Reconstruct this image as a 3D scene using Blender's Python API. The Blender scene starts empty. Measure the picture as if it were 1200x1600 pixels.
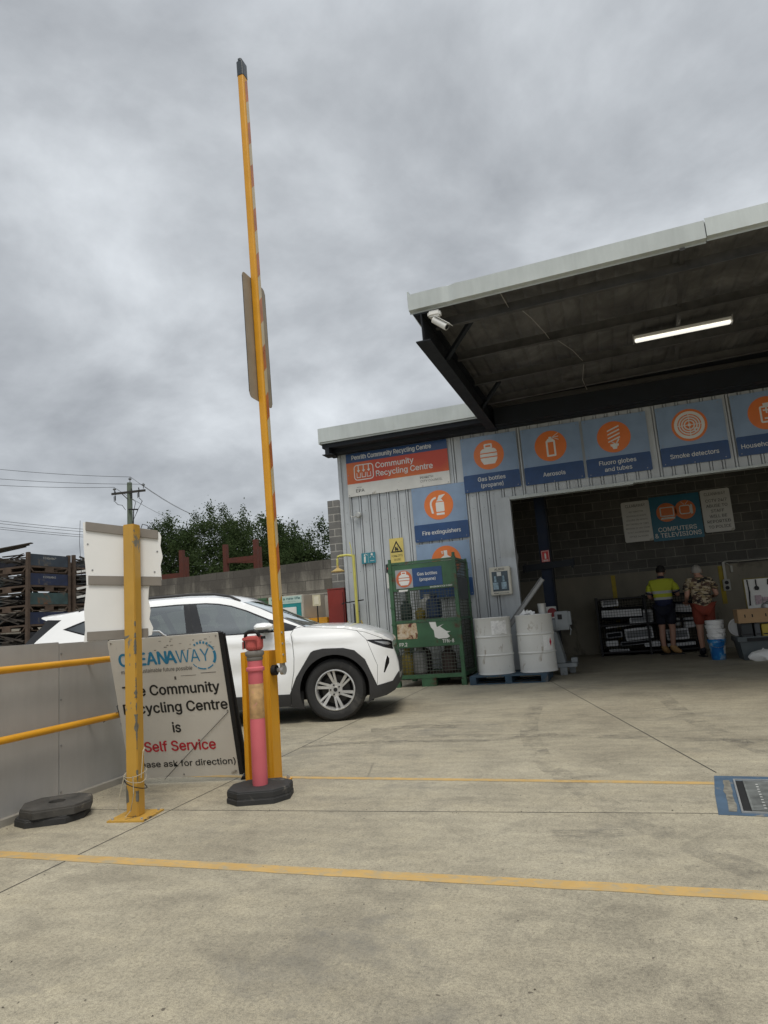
import bpy, bmesh, math, random
from mathutils import Vector, Matrix, noise
from mathutils.geometry import delaunay_2d_cdt
S = bpy.context.scene
COL = S.collection
PI = math.pi
R = math.radians
# ------------------------------------------------------------------ camera
cd = bpy.data.cameras.new("camera"); cam = bpy.data.objects.new("camera", cd); COL.objects.link(cam)
p_, r_, y_ = R(9.119), R(-4.378), R(18.014)
fw = Vector((-math.sin(y_)*math.cos(p_), math.cos(y_)*math.cos(p_), math.sin(p_)))
ri = Vector((math.cos(y_), math.sin(y_), 0)); up = ri.cross(fw)
RR = ri*math.cos(r_) + up*math.sin(r_); UU = -ri*math.sin(r_) + up*math.cos(r_)
M = Matrix(((RR.x, UU.x, -fw.x, 0), (RR.y, UU.y, -fw.y, 0), (RR.z, UU.z, -fw.z, 1.12), (0, 0, 0, 1)))
cam.matrix_world = M
cd.sensor_fit = 'HORIZONTAL'; cd.sensor_width = 36; cd.lens = 36*1041.6/1200
cd.clip_start = .05; cd.clip_end = 3000
S.camera = cam
S.render.resolution_x = 768; S.render.resolution_y = 1024
# ------------------------------------------------------------------ view, world, sun
S.view_settings.view_transform = 'Standard'; S.view_settings.look = 'None'
S.view_settings.exposure = .48; S.view_settings.gamma = 1
SUN_EL, SUN_AZ = R(62), R(150)      # azimuth clockwise from +Y
w = bpy.data.worlds.new("World"); S.world = w; w.use_nodes = True
nt = w.node_tree; nt.nodes.clear(); N = nt.nodes.new; L = nt.links.new
out = N('ShaderNodeOutputWorld'); bg = N('ShaderNodeBackground')
sky = N('ShaderNodeTexSky'); sky.sky_type = 'NISHITA'; sky.sun_disc = False
sky.sun_elevation = SUN_EL; sky.sun_rotation = SUN_AZ; sky.dust_density = 3
tc = N('ShaderNodeTexCoord'); sep = N('ShaderNodeSeparateXYZ'); L(tc.outputs['Generated'], sep.inputs[0])
def mth(op, a, b=None, c=None):
    n = N('ShaderNodeMath'); n.operation = op
    for i, v in enumerate((a, b, c)):
        if v is None: continue
        if isinstance(v, (int, float)): n.inputs[i].default_value = v
        else: L(v, n.inputs[i])
    return n.outputs[0]
zc = mth('MAXIMUM', sep.outputs[2], 0.0); den = mth('ADD', zc, .34)
u = mth('DIVIDE', sep.outputs[0], den); v = mth('DIVIDE', sep.outputs[1], den)
cb = N('ShaderNodeCombineXYZ'); L(u, cb.inputs[0]); L(v, cb.inputs[1])
mp = N('ShaderNodeMapping'); L(cb.outputs[0], mp.inputs[0])
mp.inputs['Location'].default_value = (0.35, 0.9, 0); mp.inputs['Rotation'].default_value = (0, 0, R(28)); mp.inputs['Scale'].default_value = (1, 1.05, 1)
n1 = N('ShaderNodeTexNoise'); L(mp.outputs[0], n1.inputs[0]); n1.inputs['Scale'].default_value = 1.9
n1.inputs['Detail'].default_value = 9; n1.inputs['Roughness'].default_value = .55; n1.inputs['Distortion'].default_value = .18
n2 = N('ShaderNodeTexNoise'); L(mp.outputs[0], n2.inputs[0]); n2.inputs['Scale'].default_value = 3.1
n2.inputs['Detail'].default_value = 6; n2.inputs['Roughness'].default_value = .55; n2.inputs['Distortion'].default_value = .1
fac = mth('ADD', mth('MULTIPLY', n1.outputs[0], .86), mth('MULTIPLY', n2.outputs[0], .14))
cr = N('ShaderNodeValToRGB'); L(fac, cr.inputs[0]); e = cr.color_ramp.elements
e[0].position = .32; e[0].color = (.205, .217, .234, 1)
e[1].position = .70; e[1].color = (.605, .636, .664, 1)
m_ = e.new(.50); m_.color = (.370, .390, .411, 1)
# overcast sky is brighter overhead (well above the frame), a little brighter at the horizon band
zen = N('ShaderNodeMapRange'); L(sep.outputs[2], zen.inputs[0]); zen.inputs[1].default_value = .70; zen.inputs[2].default_value = 1
zen.inputs[3].default_value = 1; zen.inputs[4].default_value = 3.0
vm = N('ShaderNodeVectorMath'); vm.operation = 'SCALE'; L(cr.outputs[0], vm.inputs[0]); L(zen.outputs[0], vm.inputs['Scale'])
sc = N('ShaderNodeVectorMath'); sc.operation = 'SCALE'; L(vm.outputs[0], sc.inputs[0]); sc.inputs['Scale'].default_value = 1/.1
mx = N('ShaderNodeMix'); mx.data_type = 'RGBA'; mx.inputs[0].default_value = .93
L(sky.outputs[0], mx.inputs[6]); L(sc.outputs[0], mx.inputs[7])
L(mx.outputs[2], bg.inputs[0]); bg.inputs[1].default_value = .1; L(bg.outputs[0], out.inputs[0])
sd = bpy.data.lights.new("sun", 'SUN'); sun = bpy.data.objects.new("sun", sd); COL.objects.link(sun)
sd.energy = 1.5; sd.angle = R(24); sd.color = (1, .95, .86)
tosun = Vector((math.sin(SUN_AZ)*math.cos(SUN_EL), math.cos(SUN_AZ)*math.cos(SUN_EL), math.sin(SUN_EL)))
sun.rotation_euler = tosun.to_track_quat('Z', 'Y').to_euler(); sun.location = (0, -5, 20)
# ------------------------------------------------------------------ materials
def newmat(name):
    m = bpy.data.materials.new(name); m.use_nodes = True; t = m.node_tree; t.nodes.clear()
    o = t.nodes.new('ShaderNodeOutputMaterial'); b = t.nodes.new('ShaderNodeBsdfPrincipled'); t.links.new(b.outputs[0], o.inputs[0])
    return m, t, b
def ramp(t, src, stops):
    c = t.nodes.new('ShaderNodeValToRGB'); t.links.new(src, c.inputs[0]); el = c.color_ramp.elements
    while len(el) < len(stops): el.new(.5)
    for k, (p, col) in enumerate(stops):
        el[k].position = p; el[k].color = (*col, 1) if len(col) == 3 else col
    return c.outputs[0]
def tnoise(t, vec, scale, detail=5, rough=.55, dist=0):
    n = t.nodes.new('ShaderNodeTexNoise'); t.links.new(vec, n.inputs[0]); n.inputs['Scale'].default_value = scale
    n.inputs['Detail'].default_value = detail; n.inputs['Roughness'].default_value = rough; n.inputs['Distortion'].default_value = dist
    return n.outputs[0]
def tmix(t, f, a, b, mode='MIX'):
    n = t.nodes.new('ShaderNodeMix'); n.data_type = 'RGBA'; n.blend_type = mode
    for i, v in ((0, f), (6, a), (7, b)):
        if isinstance(v, (int, float)): n.inputs[i].default_value = v
        elif isinstance(v, tuple): n.inputs[i].default_value = (*v, 1)
        else: t.links.new(v, n.inputs[i])
    return n.outputs[2]
def tmap(t, vec, scale=(1, 1, 1), rot=(0, 0, 0), loc=(0, 0, 0)):
    n = t.nodes.new('ShaderNodeMapping'); t.links.new(vec, n.inputs[0]); n.inputs['Scale'].default_value = scale
    n.inputs['Rotation'].default_value = rot; n.inputs['Location'].default_value = loc
    return n.outputs[0]
def tcoord(t, k='Object'):
    return t.nodes.new('ShaderNodeTexCoord').outputs[k]
def tbump(t, b, h, strength=.3, dist=.01):
    n = t.nodes.new('ShaderNodeBump'); n.inputs['Strength'].default_value = strength; n.inputs['Distance'].default_value = dist
    t.links.new(h, n.inputs['Height']); t.links.new(n.outputs[0], b.inputs['Normal'])
MC = {}
def pm(name, col, rough=.5, metal=0, var=.12, scale=6, dirt=None, dirt_amt=.0, dscale=3, bump=0, bscale=80, spec=.5, coat=0, stretch=(1, 1, 1)):
    """painted / plain surface: colour with soft variation and irregular dirt or chips"""
    if name in MC: return MC[name]
    m, t, b = newmat(name); co = tmap(t, tcoord(t), stretch)
    n = tnoise(t, co, scale)
    lo = tuple(c*(1-var) for c in col); hi = tuple(min(1, c*(1+var)) for c in col)
    c = ramp(t, n, [(.3, lo), (.7, hi)])
    if dirt:
        d = tnoise(t, co, dscale, 9, .68, .6); f = ramp(t, d, [(.62-dirt_amt, (0, 0, 0)), (.70-dirt_amt*.7, (1, 1, 1))])
        c = tmix(t, f, c, dirt)
    t.links.new(c, b.inputs['Base Color'])
    rr = ramp(t, n, [(.3, (rough*.85,)*3), (.7, (min(1, rough*1.15),)*3)]); t.links.new(rr, b.inputs['Roughness'])
    b.inputs['Metallic'].default_value = metal; b.inputs['Specular IOR Level'].default_value = spec
    if coat: b.inputs['Coat Weight'].default_value = coat; b.inputs['Coat Roughness'].default_value = .04
    if bump: tbump(t, b, tnoise(t, co, bscale, 3), bump, .004)
    MC[name] = m; return m
def emat(name, col, s):
    m, t, b = newmat(name); b.inputs['Base Color'].default_value = (*col, 1); b.inputs['Emission Color'].default_value = (*col, 1)
    b.inputs['Emission Strength'].default_value = s; return m
def concrete():
    m, t, b = newmat('yard_concrete'); co = tcoord(t)
    a = tnoise(t, tmap(t, co, (1, 1.3, 1), (0, 0, .3)), .6, 7, .62, .3)
    c = ramp(t, a, [(.33, (.280, .249, .183)), (.5, (.345, .309, .228)), (.68, (.402, .363, .272))])
    s = tnoise(t, tmap(t, co, (1, 1.25, 1), (0, 0, -.25)), 2.3, 12, .74, .5)     # worn and dusty patches
    c = tmix(t, .85, c, ramp(t, s, [(.36, (.73, .73, .735)), (.50, (.97, .97, .97)), (.66, (1.14, 1.13, 1.10))]), 'MULTIPLY')
    s2 = tnoise(t, tmap(t, co, (1.5, 1, 1), (0, 0, .5)), 17, 9, .78, .4)
    c = tmix(t, .75, c, ramp(t, s2, [(.34, (.76, .76, .76)), (.52, (1, 1, 1)), (.7, (1.12, 1.12, 1.1))]), 'MULTIPLY')
    g = tnoise(t, co, 75, 4, .8); g2 = tnoise(t, co, 260, 2, .6)
    c = tmix(t, .8, c, ramp(t, g, [(.36, (.60, .59, .58)), (.5, (1, 1, 1)), (.68, (1.2, 1.2, 1.17))]), 'MULTIPLY')
    c = tmix(t, .6, c, ramp(t, g2, [(.35, (.55, .55, .55)), (.6, (1.22, 1.22, 1.22))]), 'MULTIPLY')
    st = tnoise(t, tmap(t, co, (1, 1.4, 1), (0, 0, .1), (3, 1, 0)), .8, 10, .74, .6)  # oil and tyre grime
    c = tmix(t, ramp(t, st, [(.555, (0, 0, 0)), (.70, (.7, .7, .7))]), c, (.150, .142, .122))
    sw = t.nodes.new('ShaderNodeTexWave'); sw.wave_type = 'RINGS'; t.links.new(tmap(t, co, (1, 1, 1), (0, 0, 0), (4.5, 3.5, 0)), sw.inputs[0])   # curved trowel strokes
    sw.inputs['Scale'].default_value = 2.2; sw.inputs['Distortion'].default_value = 9; sw.inputs['Detail'].default_value = 6; sw.inputs['Detail Scale'].default_value = 1.6; sw.inputs['Detail Roughness'].default_value = .7
    c = tmix(t, .22, c, ramp(t, sw.outputs[1], [(.2, (.8, .8, .8)), (.8, (1.12, 1.12, 1.12))]), 'MULTIPLY')
    sp = tnoise(t, co, 31, 2, .5)
    c = tmix(t, ramp(t, sp, [(.72, (0, 0, 0)), (.745, (.9, .9, .9))]), c, (.09, .075, .055))
    vo = t.nodes.new('ShaderNodeTexVoronoi'); vo.feature = 'DISTANCE_TO_EDGE'; t.links.new(tmix(t, .25, co, t.nodes.new('ShaderNodeTexNoise').outputs[1]), vo.inputs[0]); vo.inputs['Scale'].default_value = .55
    ck = ramp(t, vo.outputs[0], [(.0, (1, 1, 1)), (.0022, (0, 0, 0))]); ckm = ramp(t, tnoise(t, co, .5, 2), [(.55, (0, 0, 0)), (.6, (.55, .55, .55))])
    mk = t.nodes.new('ShaderNodeMath'); mk.operation = 'MULTIPLY'; t.links.new(ck, mk.inputs[0]); t.links.new(ckm, mk.inputs[1])
    c = tmix(t, mk.outputs[0], c, (.12, .105, .08))
    t.links.new(c, b.inputs['Base Color'])
    t.links.new(ramp(t, s, [(.3, (.66,)*3), (.7, (.9,)*3)]), b.inputs['Roughness'])
    h = tmix(t, .5, s2, g); tbump(t, b, h, .5, .006)
    return m
def blockmat(name, c1, c2, mortar, axis='x', bw=.4, bh=.2, ms=.012, grime=.35, off=(0, 0)):
    m, t, b = newmat(name); co = tcoord(t); sp = t.nodes.new('ShaderNodeSeparateXYZ'); t.links.new(co, sp.inputs[0])
    cbn = t.nodes.new('ShaderNodeCombineXYZ'); t.links.new(sp.outputs[0 if axis == 'x' else 1], cbn.inputs[0]); t.links.new(sp.outputs[2], cbn.inputs[1])
    vec = tmap(t, cbn.outputs[0], loc=(off[0], off[1], 0))
    br = t.nodes.new('ShaderNodeTexBrick'); t.links.new(vec, br.inputs[0])
    br.inputs['Color1'].default_value = (*c1, 1); br.inputs['Color2'].default_value = (*c2, 1); br.inputs['Mortar'].default_value = (*mortar, 1)
    br.inputs['Scale'].default_value = 1; br.inputs['Brick Width'].default_value = bw; br.inputs['Row Height'].default_value = bh
    br.inputs['Mortar Size'].default_value = ms; br.inputs['Mortar Smooth'].default_value = .1; br.inputs['Bias'].default_value = 0
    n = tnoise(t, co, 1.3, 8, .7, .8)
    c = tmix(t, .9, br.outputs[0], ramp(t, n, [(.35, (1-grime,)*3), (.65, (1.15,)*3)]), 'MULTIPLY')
    c = tmix(t, .6, c, ramp(t, tnoise(t, co, 35, 4, .7), [(.3, (.75,)*3), (.7, (1.15,)*3)]), 'MULTIPLY')
    t.links.new(c, b.inputs['Base Color']); b.inputs['Roughness'].default_value = .93
    tbump(t, b, tmix(t, .7, tnoise(t, co, 60, 3), br.outputs[1]), .5, -.01)
    return m
def linepaint():
    m, t, b = newmat('worn_yellow_line_paint'); co = tcoord(t)
    c = ramp(t, tnoise(t, co, 5, 6, .7), [(.3, (.42, .265, .085)), (.7, (.52, .34, .12))])
    wr = tnoise(t, tmap(t, co, (1, 1.6, 1)), 11, 10, .8, .5)
    c = tmix(t, ramp(t, wr, [(.47, (0, 0, 0)), (.62, (.85, .85, .85))]), c, (.31, .275, .19))
    t.links.new(c, b.inputs['Base Color']); b.inputs['Roughness'].default_value = .8
    return m
def chipped(name, col, chip, amt=.0, rough=.45, edge=None):
    m, t, b = newmat(name); co = tcoord(t)
    c = ramp(t, tnoise(t, co, 2.5, 5), [(.3, tuple(x*.86 for x in col)), (.7, tuple(x*1.06 for x in col))])
    d = tnoise(t, tmap(t, co, (1, 1, .45)), 11, 9, .7, .3)
    f = ramp(t, d, [(.66-amt, (0, 0, 0)), (.68-amt, (1, 1, 1))])
    c = tmix(t, f, c, chip)
    g = tnoise(t, tmap(t, co, (1, 1, .2)), 7, 6, .6)
    c = tmix(t, ramp(t, g, [(.5, (0, 0, 0)), (.8, (.35,)*3)]), c, (.16, .12, .07))
    t.links.new(c, b.inputs['Base Color']); b.inputs['Roughness'].default_value = rough
    tbump(t, b, f, .25, -.002)
    return m
def galv(name, col, rough=.45, metal=.5, streak=.25):
    m, t, b = newmat(name); co = tcoord(t)
    n = tnoise(t, tmap(t, co, (3, 3, .35)), 4, 8, .65, .2)
    c = ramp(t, n, [(.3, tuple(x*(1-streak) for x in col)), (.7, col)])
    n2 = tnoise(t, co, 1.1, 5, .6); c = tmix(t, .7, c, ramp(t, n2, [(.35, (.82,)*3), (.65, (1.08,)*3)]), 'MULTIPLY')
    t.links.new(c, b.inputs['Base Color']); b.inputs['Roughness'].default_value = rough; b.inputs['Metallic'].default_value = metal
    return m
def scrapmat():
    m, t, b = newmat('rusty_scrap_steel'); co = tcoord(t)
    c = ramp(t, tnoise(t, co, 2.3, 4, .6), [(.3, (.022, .02, .018)), (.48, (.06, .05, .042)), (.6, (.045, .055, .055)), (.75, (.12, .10, .085))])
    t.links.new(c, b.inputs['Base Color']); b.inputs['Roughness'].default_value = .75; b.inputs['Metallic'].default_value = .3
    return m
def camo():
    m, t, b = newmat('camouflage_cloth'); co = tmap(t, tcoord(t), (1, 1, 2.4))
    n = tnoise(t, co, 8, 3, .5, .6); n2 = tnoise(t, tmap(t, co, loc=(4, 2, 1)), 9, 3, .5, .6)
    c = tmix(t, ramp(t, n, [(.5, (0,)*3), (.51, (1,)*3)]), (.42, .35, .24), (.085, .05, .035))
    c = tmix(t, ramp(t, n2, [(.55, (0,)*3), (.56, (1,)*3)]), c, (.27, .21, .11))
    n3 = tnoise(t, tmap(t, co, loc=(9, 7, 1)), 8, 3, .5, .6)
    c = tmix(t, ramp(t, n3, [(.58, (0,)*3), (.59, (1,)*3)]), c, (.02, .016, .014))
    t.links.new(c, b.inputs['Base Color']); b.inputs['Roughness'].default_value = .9
    return m
def glassmat(name, tint, mixf):
    m = bpy.data.materials.new(name); m.use_nodes = True; t = m.node_tree; t.nodes.clear()
    o = t.nodes.new('ShaderNodeOutputMaterial'); tr = t.nodes.new('ShaderNodeBsdfTransparent'); tr.inputs[0].default_value = (*tint, 1)
    g = t.nodes.new('ShaderNodeBsdfGlossy'); g.inputs['Roughness'].default_value = .015; g.inputs[0].default_value = (.9, .95, .95, 1)
    f = t.nodes.new('ShaderNodeFresnel'); f.inputs[0].default_value = 1.52
    mm = t.nodes.new('ShaderNodeMath'); mm.operation = 'MULTIPLY_ADD'; t.links.new(f.outputs[0], mm.inputs[0]); mm.inputs[1].default_value = 1.6; mm.inputs[2].default_value = mixf
    x = t.nodes.new('ShaderNodeMixShader'); t.links.new(mm.outputs[0], x.inputs[0]); t.links.new(tr.outputs[0], x.inputs[1]); t.links.new(g.outputs[0], x.inputs[2])
    t.links.new(x.outputs[0], o.inputs[0]); return m
def meshmat(name): return pm(name, (.05, .05, .045), .7, .4)
WHITE = pm('white_paint', (.72, .72, .70), .45, var=.05, dirt=(.45, .42, .36), dirt_amt=-.06)
SIGNW = pm('sign_white', (.62, .62, .59), .45, var=.06, dirt=(.40, .38, .33), dirt_amt=-.03)
LBLUE = pm('sign_light_blue', (.215, .30, .43), .32, bump=.25, bscale=2.5, var=.12, scale=2.5, dirt=(.16, .2, .27), dirt_amt=-.04, dscale=1.5)
DBLUE = pm('sign_dark_blue', (.018, .058, .165), .32, var=.15, bump=.2, bscale=2.5)
ORANGE = pm('sign_orange', (.66, .17, .035), .35, var=.06)
BLACK = pm('black_plastic', (.015, .015, .016), .6, var=.2, spec=.3)
RUBBER = pm('black_rubber', (.022, .022, .022), .75, var=.3, scale=9, dirt=(.11, .10, .085), dirt_amt=.02, dscale=6, bump=.3)
YPOST = chipped('chipped_yellow_paint', (.50, .285, .045), (.17, .165, .14), .055)
YELLOW = pm('golden_yellow_paint', (.60, .285, .012), .38, var=.08, dirt=(.3, .17, .04), dirt_amt=-.05)
GALV = galv('galvanised_steel', (.50, .51, .50))
CLAD = galv('zinc_cladding', (.50, .53, .55), .5, .25, .16)
FASC = galv('fascia_sheet', (.50, .54, .53), .45, .2, .12)
GREEN = pm('green_cage_paint', (.040, .105, .052), .5, var=.25, scale=3, dirt=(.07, .04, .02), dirt_amt=.06, dscale=5)
DARKS = pm('dark_steel', (.014, .017, .022), .75, .0, var=.3, spec=.3)  # near-black, lowered to deepen the shade under the eaves
INK = pm('black_ink', (.012, .012, .012), .5, var=.05)
SILV = pm('bare_silver', (.55, .55, .54), .3, .9, var=.1)
# ------------------------------------------------------------------ mesh builder
class MB:
    def __init__(s, M=None): s.v = []; s.f = []; s.M = M
    def add(s, vs, fs, M=None):
        o = len(s.v)
        for p in vs:
            p = Vector(p)
            if M is not None: p = M @ p
            if s.M is not None: p = s.M @ p
            s.v.append(p)
        s.f += [tuple(i+o for i in f) for f in fs]; return s
    def box(s, x0, x1, y0, y1, z0, z1, M=None):
        return s.add([(x0,y0,z0),(x1,y0,z0),(x1,y1,z0),(x0,y1,z0),(x0,y0,z1),(x1,y0,z1),(x1,y1,z1),(x0,y1,z1)],
            [(0,3,2,1),(4,5,6,7),(0,1,5,4),(1,2,6,5),(2,3,7,6),(3,0,4,7)], M)
    def bar(s, a, b, w=.03, h=None, upv=(0, 0, 1)):
        a = Vector(a); b = Vector(b); h = h or w; d = (b-a).normalized(); uv = Vector(upv)
        if abs(d.dot(uv)) > .98: uv = Vector((1, 0, 0))
        x = d.cross(uv).normalized(); z = x.cross(d)
        P = [q + x*sx*w/2 + z*sz*h/2 for q in (a, b) for sx, sz in ((-1,-1),(1,-1),(1,1),(-1,1))]
        return s.add(P, [(0,1,2,3),(7,6,5,4),(0,4,5,1),(1,5,6,2),(2,6,7,3),(3,7,4,0)])
    def tube(s, a, b, r0, r1=None, n=12, caps=True):
        a = Vector(a); b = Vector(b); r1 = r0 if r1 is None else r1; d = (b-a).normalized()
        q = d.to_track_quat('Z', 'Y'); X = q @ Vector((1,0,0)); Y = q @ Vector((0,1,0))
        P = []
        for c, r in ((a, r0), (b, r1)):
            for i in range(n): t = 2*PI*i/n; P.append(c + X*math.cos(t)*r + Y*math.sin(t)*r)
        F = [(i, (i+1) % n, n+(i+1) % n, n+i) for i in range(n)]
        if caps: F += [tuple(range(n-1, -1, -1)), tuple(range(n, 2*n))]
        return s.add(P, F)
    def path(s, pts, r, n=8):
        pts = [Vector(p) for p in pts]; P = []; m = len(pts)
        for k, p in enumerate(pts):
            d = (pts[min(k+1, m-1)] - pts[max(k-1, 0)]).normalized(); q = d.to_track_quat('Z', 'Y') if abs(d.z) < .9 else Vector((0,0,1)).rotation_difference(d)
            if abs(d.z) >= .9: X = q @ Vector((1,0,0)); Y = q @ Vector((0,1,0))
            else:
                X = d.cross(Vector((0,0,1))).normalized(); Y = X.cross(d)
            rr = r[k] if isinstance(r, (list, tuple)) else r
            for i in range(n): t = 2*PI*i/n; P.append(p + X*math.cos(t)*rr + Y*math.sin(t)*rr)
        F = [(k*n+i, k*n+(i+1) % n, (k+1)*n+(i+1) % n, (k+1)*n+i) for k in range(m-1) for i in range(n)]
        F += [tuple(range(n-1, -1, -1)), tuple(range((m-1)*n, m*n))]
        return s.add(P, F)
    def lathe(s, prof, n=32, M=None, cap=True):
        P = []; m = len(prof)
        for r, z in prof:
            for i in range(n): t = 2*PI*i/n; P.append((r*math.cos(t), r*math.sin(t), z))
        F = [(k*n+i, k*n+(i+1) % n, (k+1)*n+(i+1) % n, (k+1)*n+i) for k in range(m-1) for i in range(n)]
        if cap: F += [tuple(range(n-1, -1, -1)), tuple(range((m-1)*n, m*n))]
        return s.add(P, F, M)
    def prism(s, pts, d0, d1, plane='xz', M=None):
        n = len(pts)
        if plane == 'xz': P = [(a, d0, b) for a, b in pts] + [(a, d1, b) for a, b in pts]
        elif plane == 'xy': P = [(a, b, d0) for a, b in pts] + [(a, b, d1) for a, b in pts]
        else: P = [(d0, a, b) for a, b in pts] + [(d1, a, b) for a, b in pts]
        F = [tuple(range(n)), tuple(range(2*n-1, n-1, -1))] + [(i, n+i, n+(i+1) % n, (i+1) % n) for i in range(n)]
        return s.add(P, F, M)
    def build(s, name, mat, parent=None, smooth=False, bevel=0, loc=None):
        me = bpy.data.meshes.new(name); me.from_pydata([tuple(p) for p in s.v], [], s.f); me.update()
        bm = bmesh.new(); bm.from_mesh(me); bmesh.ops.recalc_face_normals(bm, faces=bm.faces)
        if bevel:
            es = [e for e in bm.edges if len(e.link_faces) == 2 and e.calc_face_angle(0) > .6]
            bmesh.ops.bevel(bm, geom=es, offset=bevel, segments=2, affect='EDGES', clamp_overlap=True)
        bm.to_mesh(me); bm.free()
        if smooth:
            for p in me.polygons: p.use_smooth = True
            me.set_sharp_from_angle(angle=R(38))
        me.materials.append(mat)
        o = bpy.data.objects.new(name, me); COL.objects.link(o)
        if parent: o.parent = parent
        if loc: o.location = loc
        return o
def B(x0, x1, y0, y1, z0, z1): return MB().box(x0, x1, y0, y1, z0, z1)
def thing(name, label, cat, loc=(0, 0, 0), rz=0, group=None, rot=None):
    o = bpy.data.objects.new(name, None); COL.objects.link(o); o.location = loc; o.rotation_euler = rot or (0, 0, rz)
    o.empty_display_size = .2; return tag(o, label, cat, group)
def tag(o, label, cat, group=None):
    o['label'] = label; o['category'] = cat
    if group: o['group'] = group
    return o
def struct(o): o['kind'] = 'structure'; return o
def copytree(o, parent=None):
    c = o.copy(); COL.objects.link(c); c.parent = parent
    for ch in o.children: copytree(ch, c)
    return c
def disc(cx, cz, r, n=40): return [(cx+r*math.cos(2*PI*i/n), cz+r*math.sin(2*PI*i/n)) for i in range(n)]
def rrect(x0, x1, z0, z1, r, n=5):
    P = []
    for cx, cz, a0 in ((x1-r, z1-r, 0), (x0+r, z1-r, 90), (x0+r, z0+r, 180), (x1-r, z0+r, 270)):
        for i in range(n+1): a = R(a0+90*i/n); P.append((cx+r*math.cos(a), cz+r*math.sin(a)))
    return P
def rframe(mb, x0, x1, z0, z1, r, w, d0, d1):
    a = rrect(x0, x1, z0, z1, r); b = rrect(x0+w, x1-w, z0+w, z1-w, max(.001, r-w)); n = len(a)
    P = [(p[0], d, p[1]) for d in (d0, d1) for p in a+b]
    F = []
    for i in range(n):
        j = (i+1) % n; F += [(i, j, n+j, n+i), (2*n+i, 3*n+i, 3*n+j, 2*n+j), (i, 2*n+i, 2*n+j, j), (n+i, n+j, 3*n+j, 3*n+i)]
    mb.add(P, F)
def ring(mb, cx, cz, r0, r1, d0, d1, a0=0, a1=360, n=40):
    P = []; full = abs(a1-a0) >= 360
    for d in (d0, d1):
        for r in (r0, r1):
            for i in range(n+1): a = R(a0+(a1-a0)*i/n); P.append((cx+r*math.cos(a), d, cz+r*math.sin(a)))
    m = n+1; F = []
    for i in range(n):
        F += [(i, i+1, m+i+1, m+i), (2*m+i, 3*m+i, 3*m+i+1, 2*m+i+1), (i, 2*m+i, 2*m+i+1, i+1), (m+i, m+i+1, 3*m+i+1, 3*m+i)]
    if not full: F += [(0, m, 3*m, 2*m), (n, 2*m+n, 3*m+n, m+n)]
    mb.add(P, F)
try:
    import os
    FONT = bpy.data.fonts.load(os.path.join(bpy.utils.system_resource('DATAFILES'), 'fonts', 'Inter.woff2'))
except Exception: FONT = None
def _tm(body, name, space, ital):
    cu = bpy.data.curves.new(name, 'FONT'); cu.body = body; cu.size = 1; cu.resolution_u = 3; cu.space_character = space; cu.shear = ital
    if FONT: cu.font = FONT
    to = bpy.data.objects.new(name, cu); COL.objects.link(to)
    dg = bpy.context.evaluated_depsgraph_get(); me = bpy.data.meshes.new_from_object(to.evaluated_get(dg)); bpy.data.objects.remove(to)
    return me
CAPH = max(v.co.y for v in _tm('H', 'cap', 1, 0).vertices)
def text(s, mat, parent, x, z, y=-.014, w=None, h=.1, bold=0, align='l', name='lettering', M=None, space=1, ital=0):
    """lettering as a mesh in the parent's xz plane (faces -y). w: total width, h: cap height; bold thickens the strokes"""
    me = _tm(s, name, space, ital); xs = [v.co.x for v in me.vertices]; x0, x1 = min(xs), max(xs)
    sz = h/CAPH; sx = (w/(x1-x0)) if w else sz; tw = (x1-x0)*sx; ox = x - {'l': 0, 'c': tw/2, 'r': tw}[align]
    b_ = bold*h*1.35; offs = [(0, 0)] if bold <= 0 else [(0, 0), (b_, 0), (-b_, 0), (0, b_*.8), (0, -b_*.8)]
    V_ = []; F_ = []
    for k, (dx, dz) in enumerate(offs):
        o = len(V_)
        for v in me.vertices: V_.append((ox+(v.co.x-x0)*sx+dx, y-.00012*k, z+v.co.y*sz+dz))
        F_ += [tuple(o+i for i in p.vertices) for p in me.polygons]
    if M is not None: V_ = [tuple(M @ Vector(v)) for v in V_]
    me2 = bpy.data.meshes.new(name); me2.from_pydata(V_, [], F_); me2.materials.append(mat)
    o = bpy.data.objects.new(name, me2); COL.objects.link(o); o.parent = parent
    return o
# ================================================================== SETTING
CONC = concrete()
g = MB(); g.add([(-400,-60,0),(400,-60,0),(400,900,0),(-400,900,0)], [(0,1,2,3)]); struct(g.build('ground', CONC))
LP = linepaint()
def strip(name, pts, wdt, z, mat, kind='structure'):
    m = MB(); a = [Vector((*p, z)) for p in pts]; P = []; rnd = random.Random(len(name)+int(pts[0][0]*10))
    for i, p in enumerate(a):
        d = (a[min(i+1, len(a)-1)]-a[max(i-1, 0)]).normalized(); n = Vector((-d.y, d.x, 0)); j = rnd.uniform(-.04, .04)*wdt
        P += [p-n*(wdt/2+j), p+n*(wdt/2-j)]
    m.add(P, [(2*i, 2*i+1, 2*i+3, 2*i+2) for i in range(len(a)-1)])
    o = m.build(name, mat); o['kind'] = kind; return o
def lerp(a, b, n): return [tuple(a[k]+(b[k]-a[k])*i/n for k in range(2)) for i in range(n+1)]
strip('yellow_line', lerp((-3.55, 4.80), (.46, 4.605), 40), .062, .0014, LP)
strip('yellow_line', [(-3.9, 3.045)]+lerp((-3.36, 3.023), (.42, 2.964), 30)+[(3, 2.93)], .088, .0014, LP)
JN = pm('joint_sealant', (.035, .032, .028), .9, var=.3)
strip('ground_joint', lerp((-3.86, 3.85), (.40, 3.992), 30), .007, .0009, JN)
strip('ground_joint', [(-2.8, 1.2), (-2.855, 2.57), (-2.88, 4.3), (-2.9, 6.0), (-2.935, 9.6), (-2.95, 11.8)], .008, .0011, JN)
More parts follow.
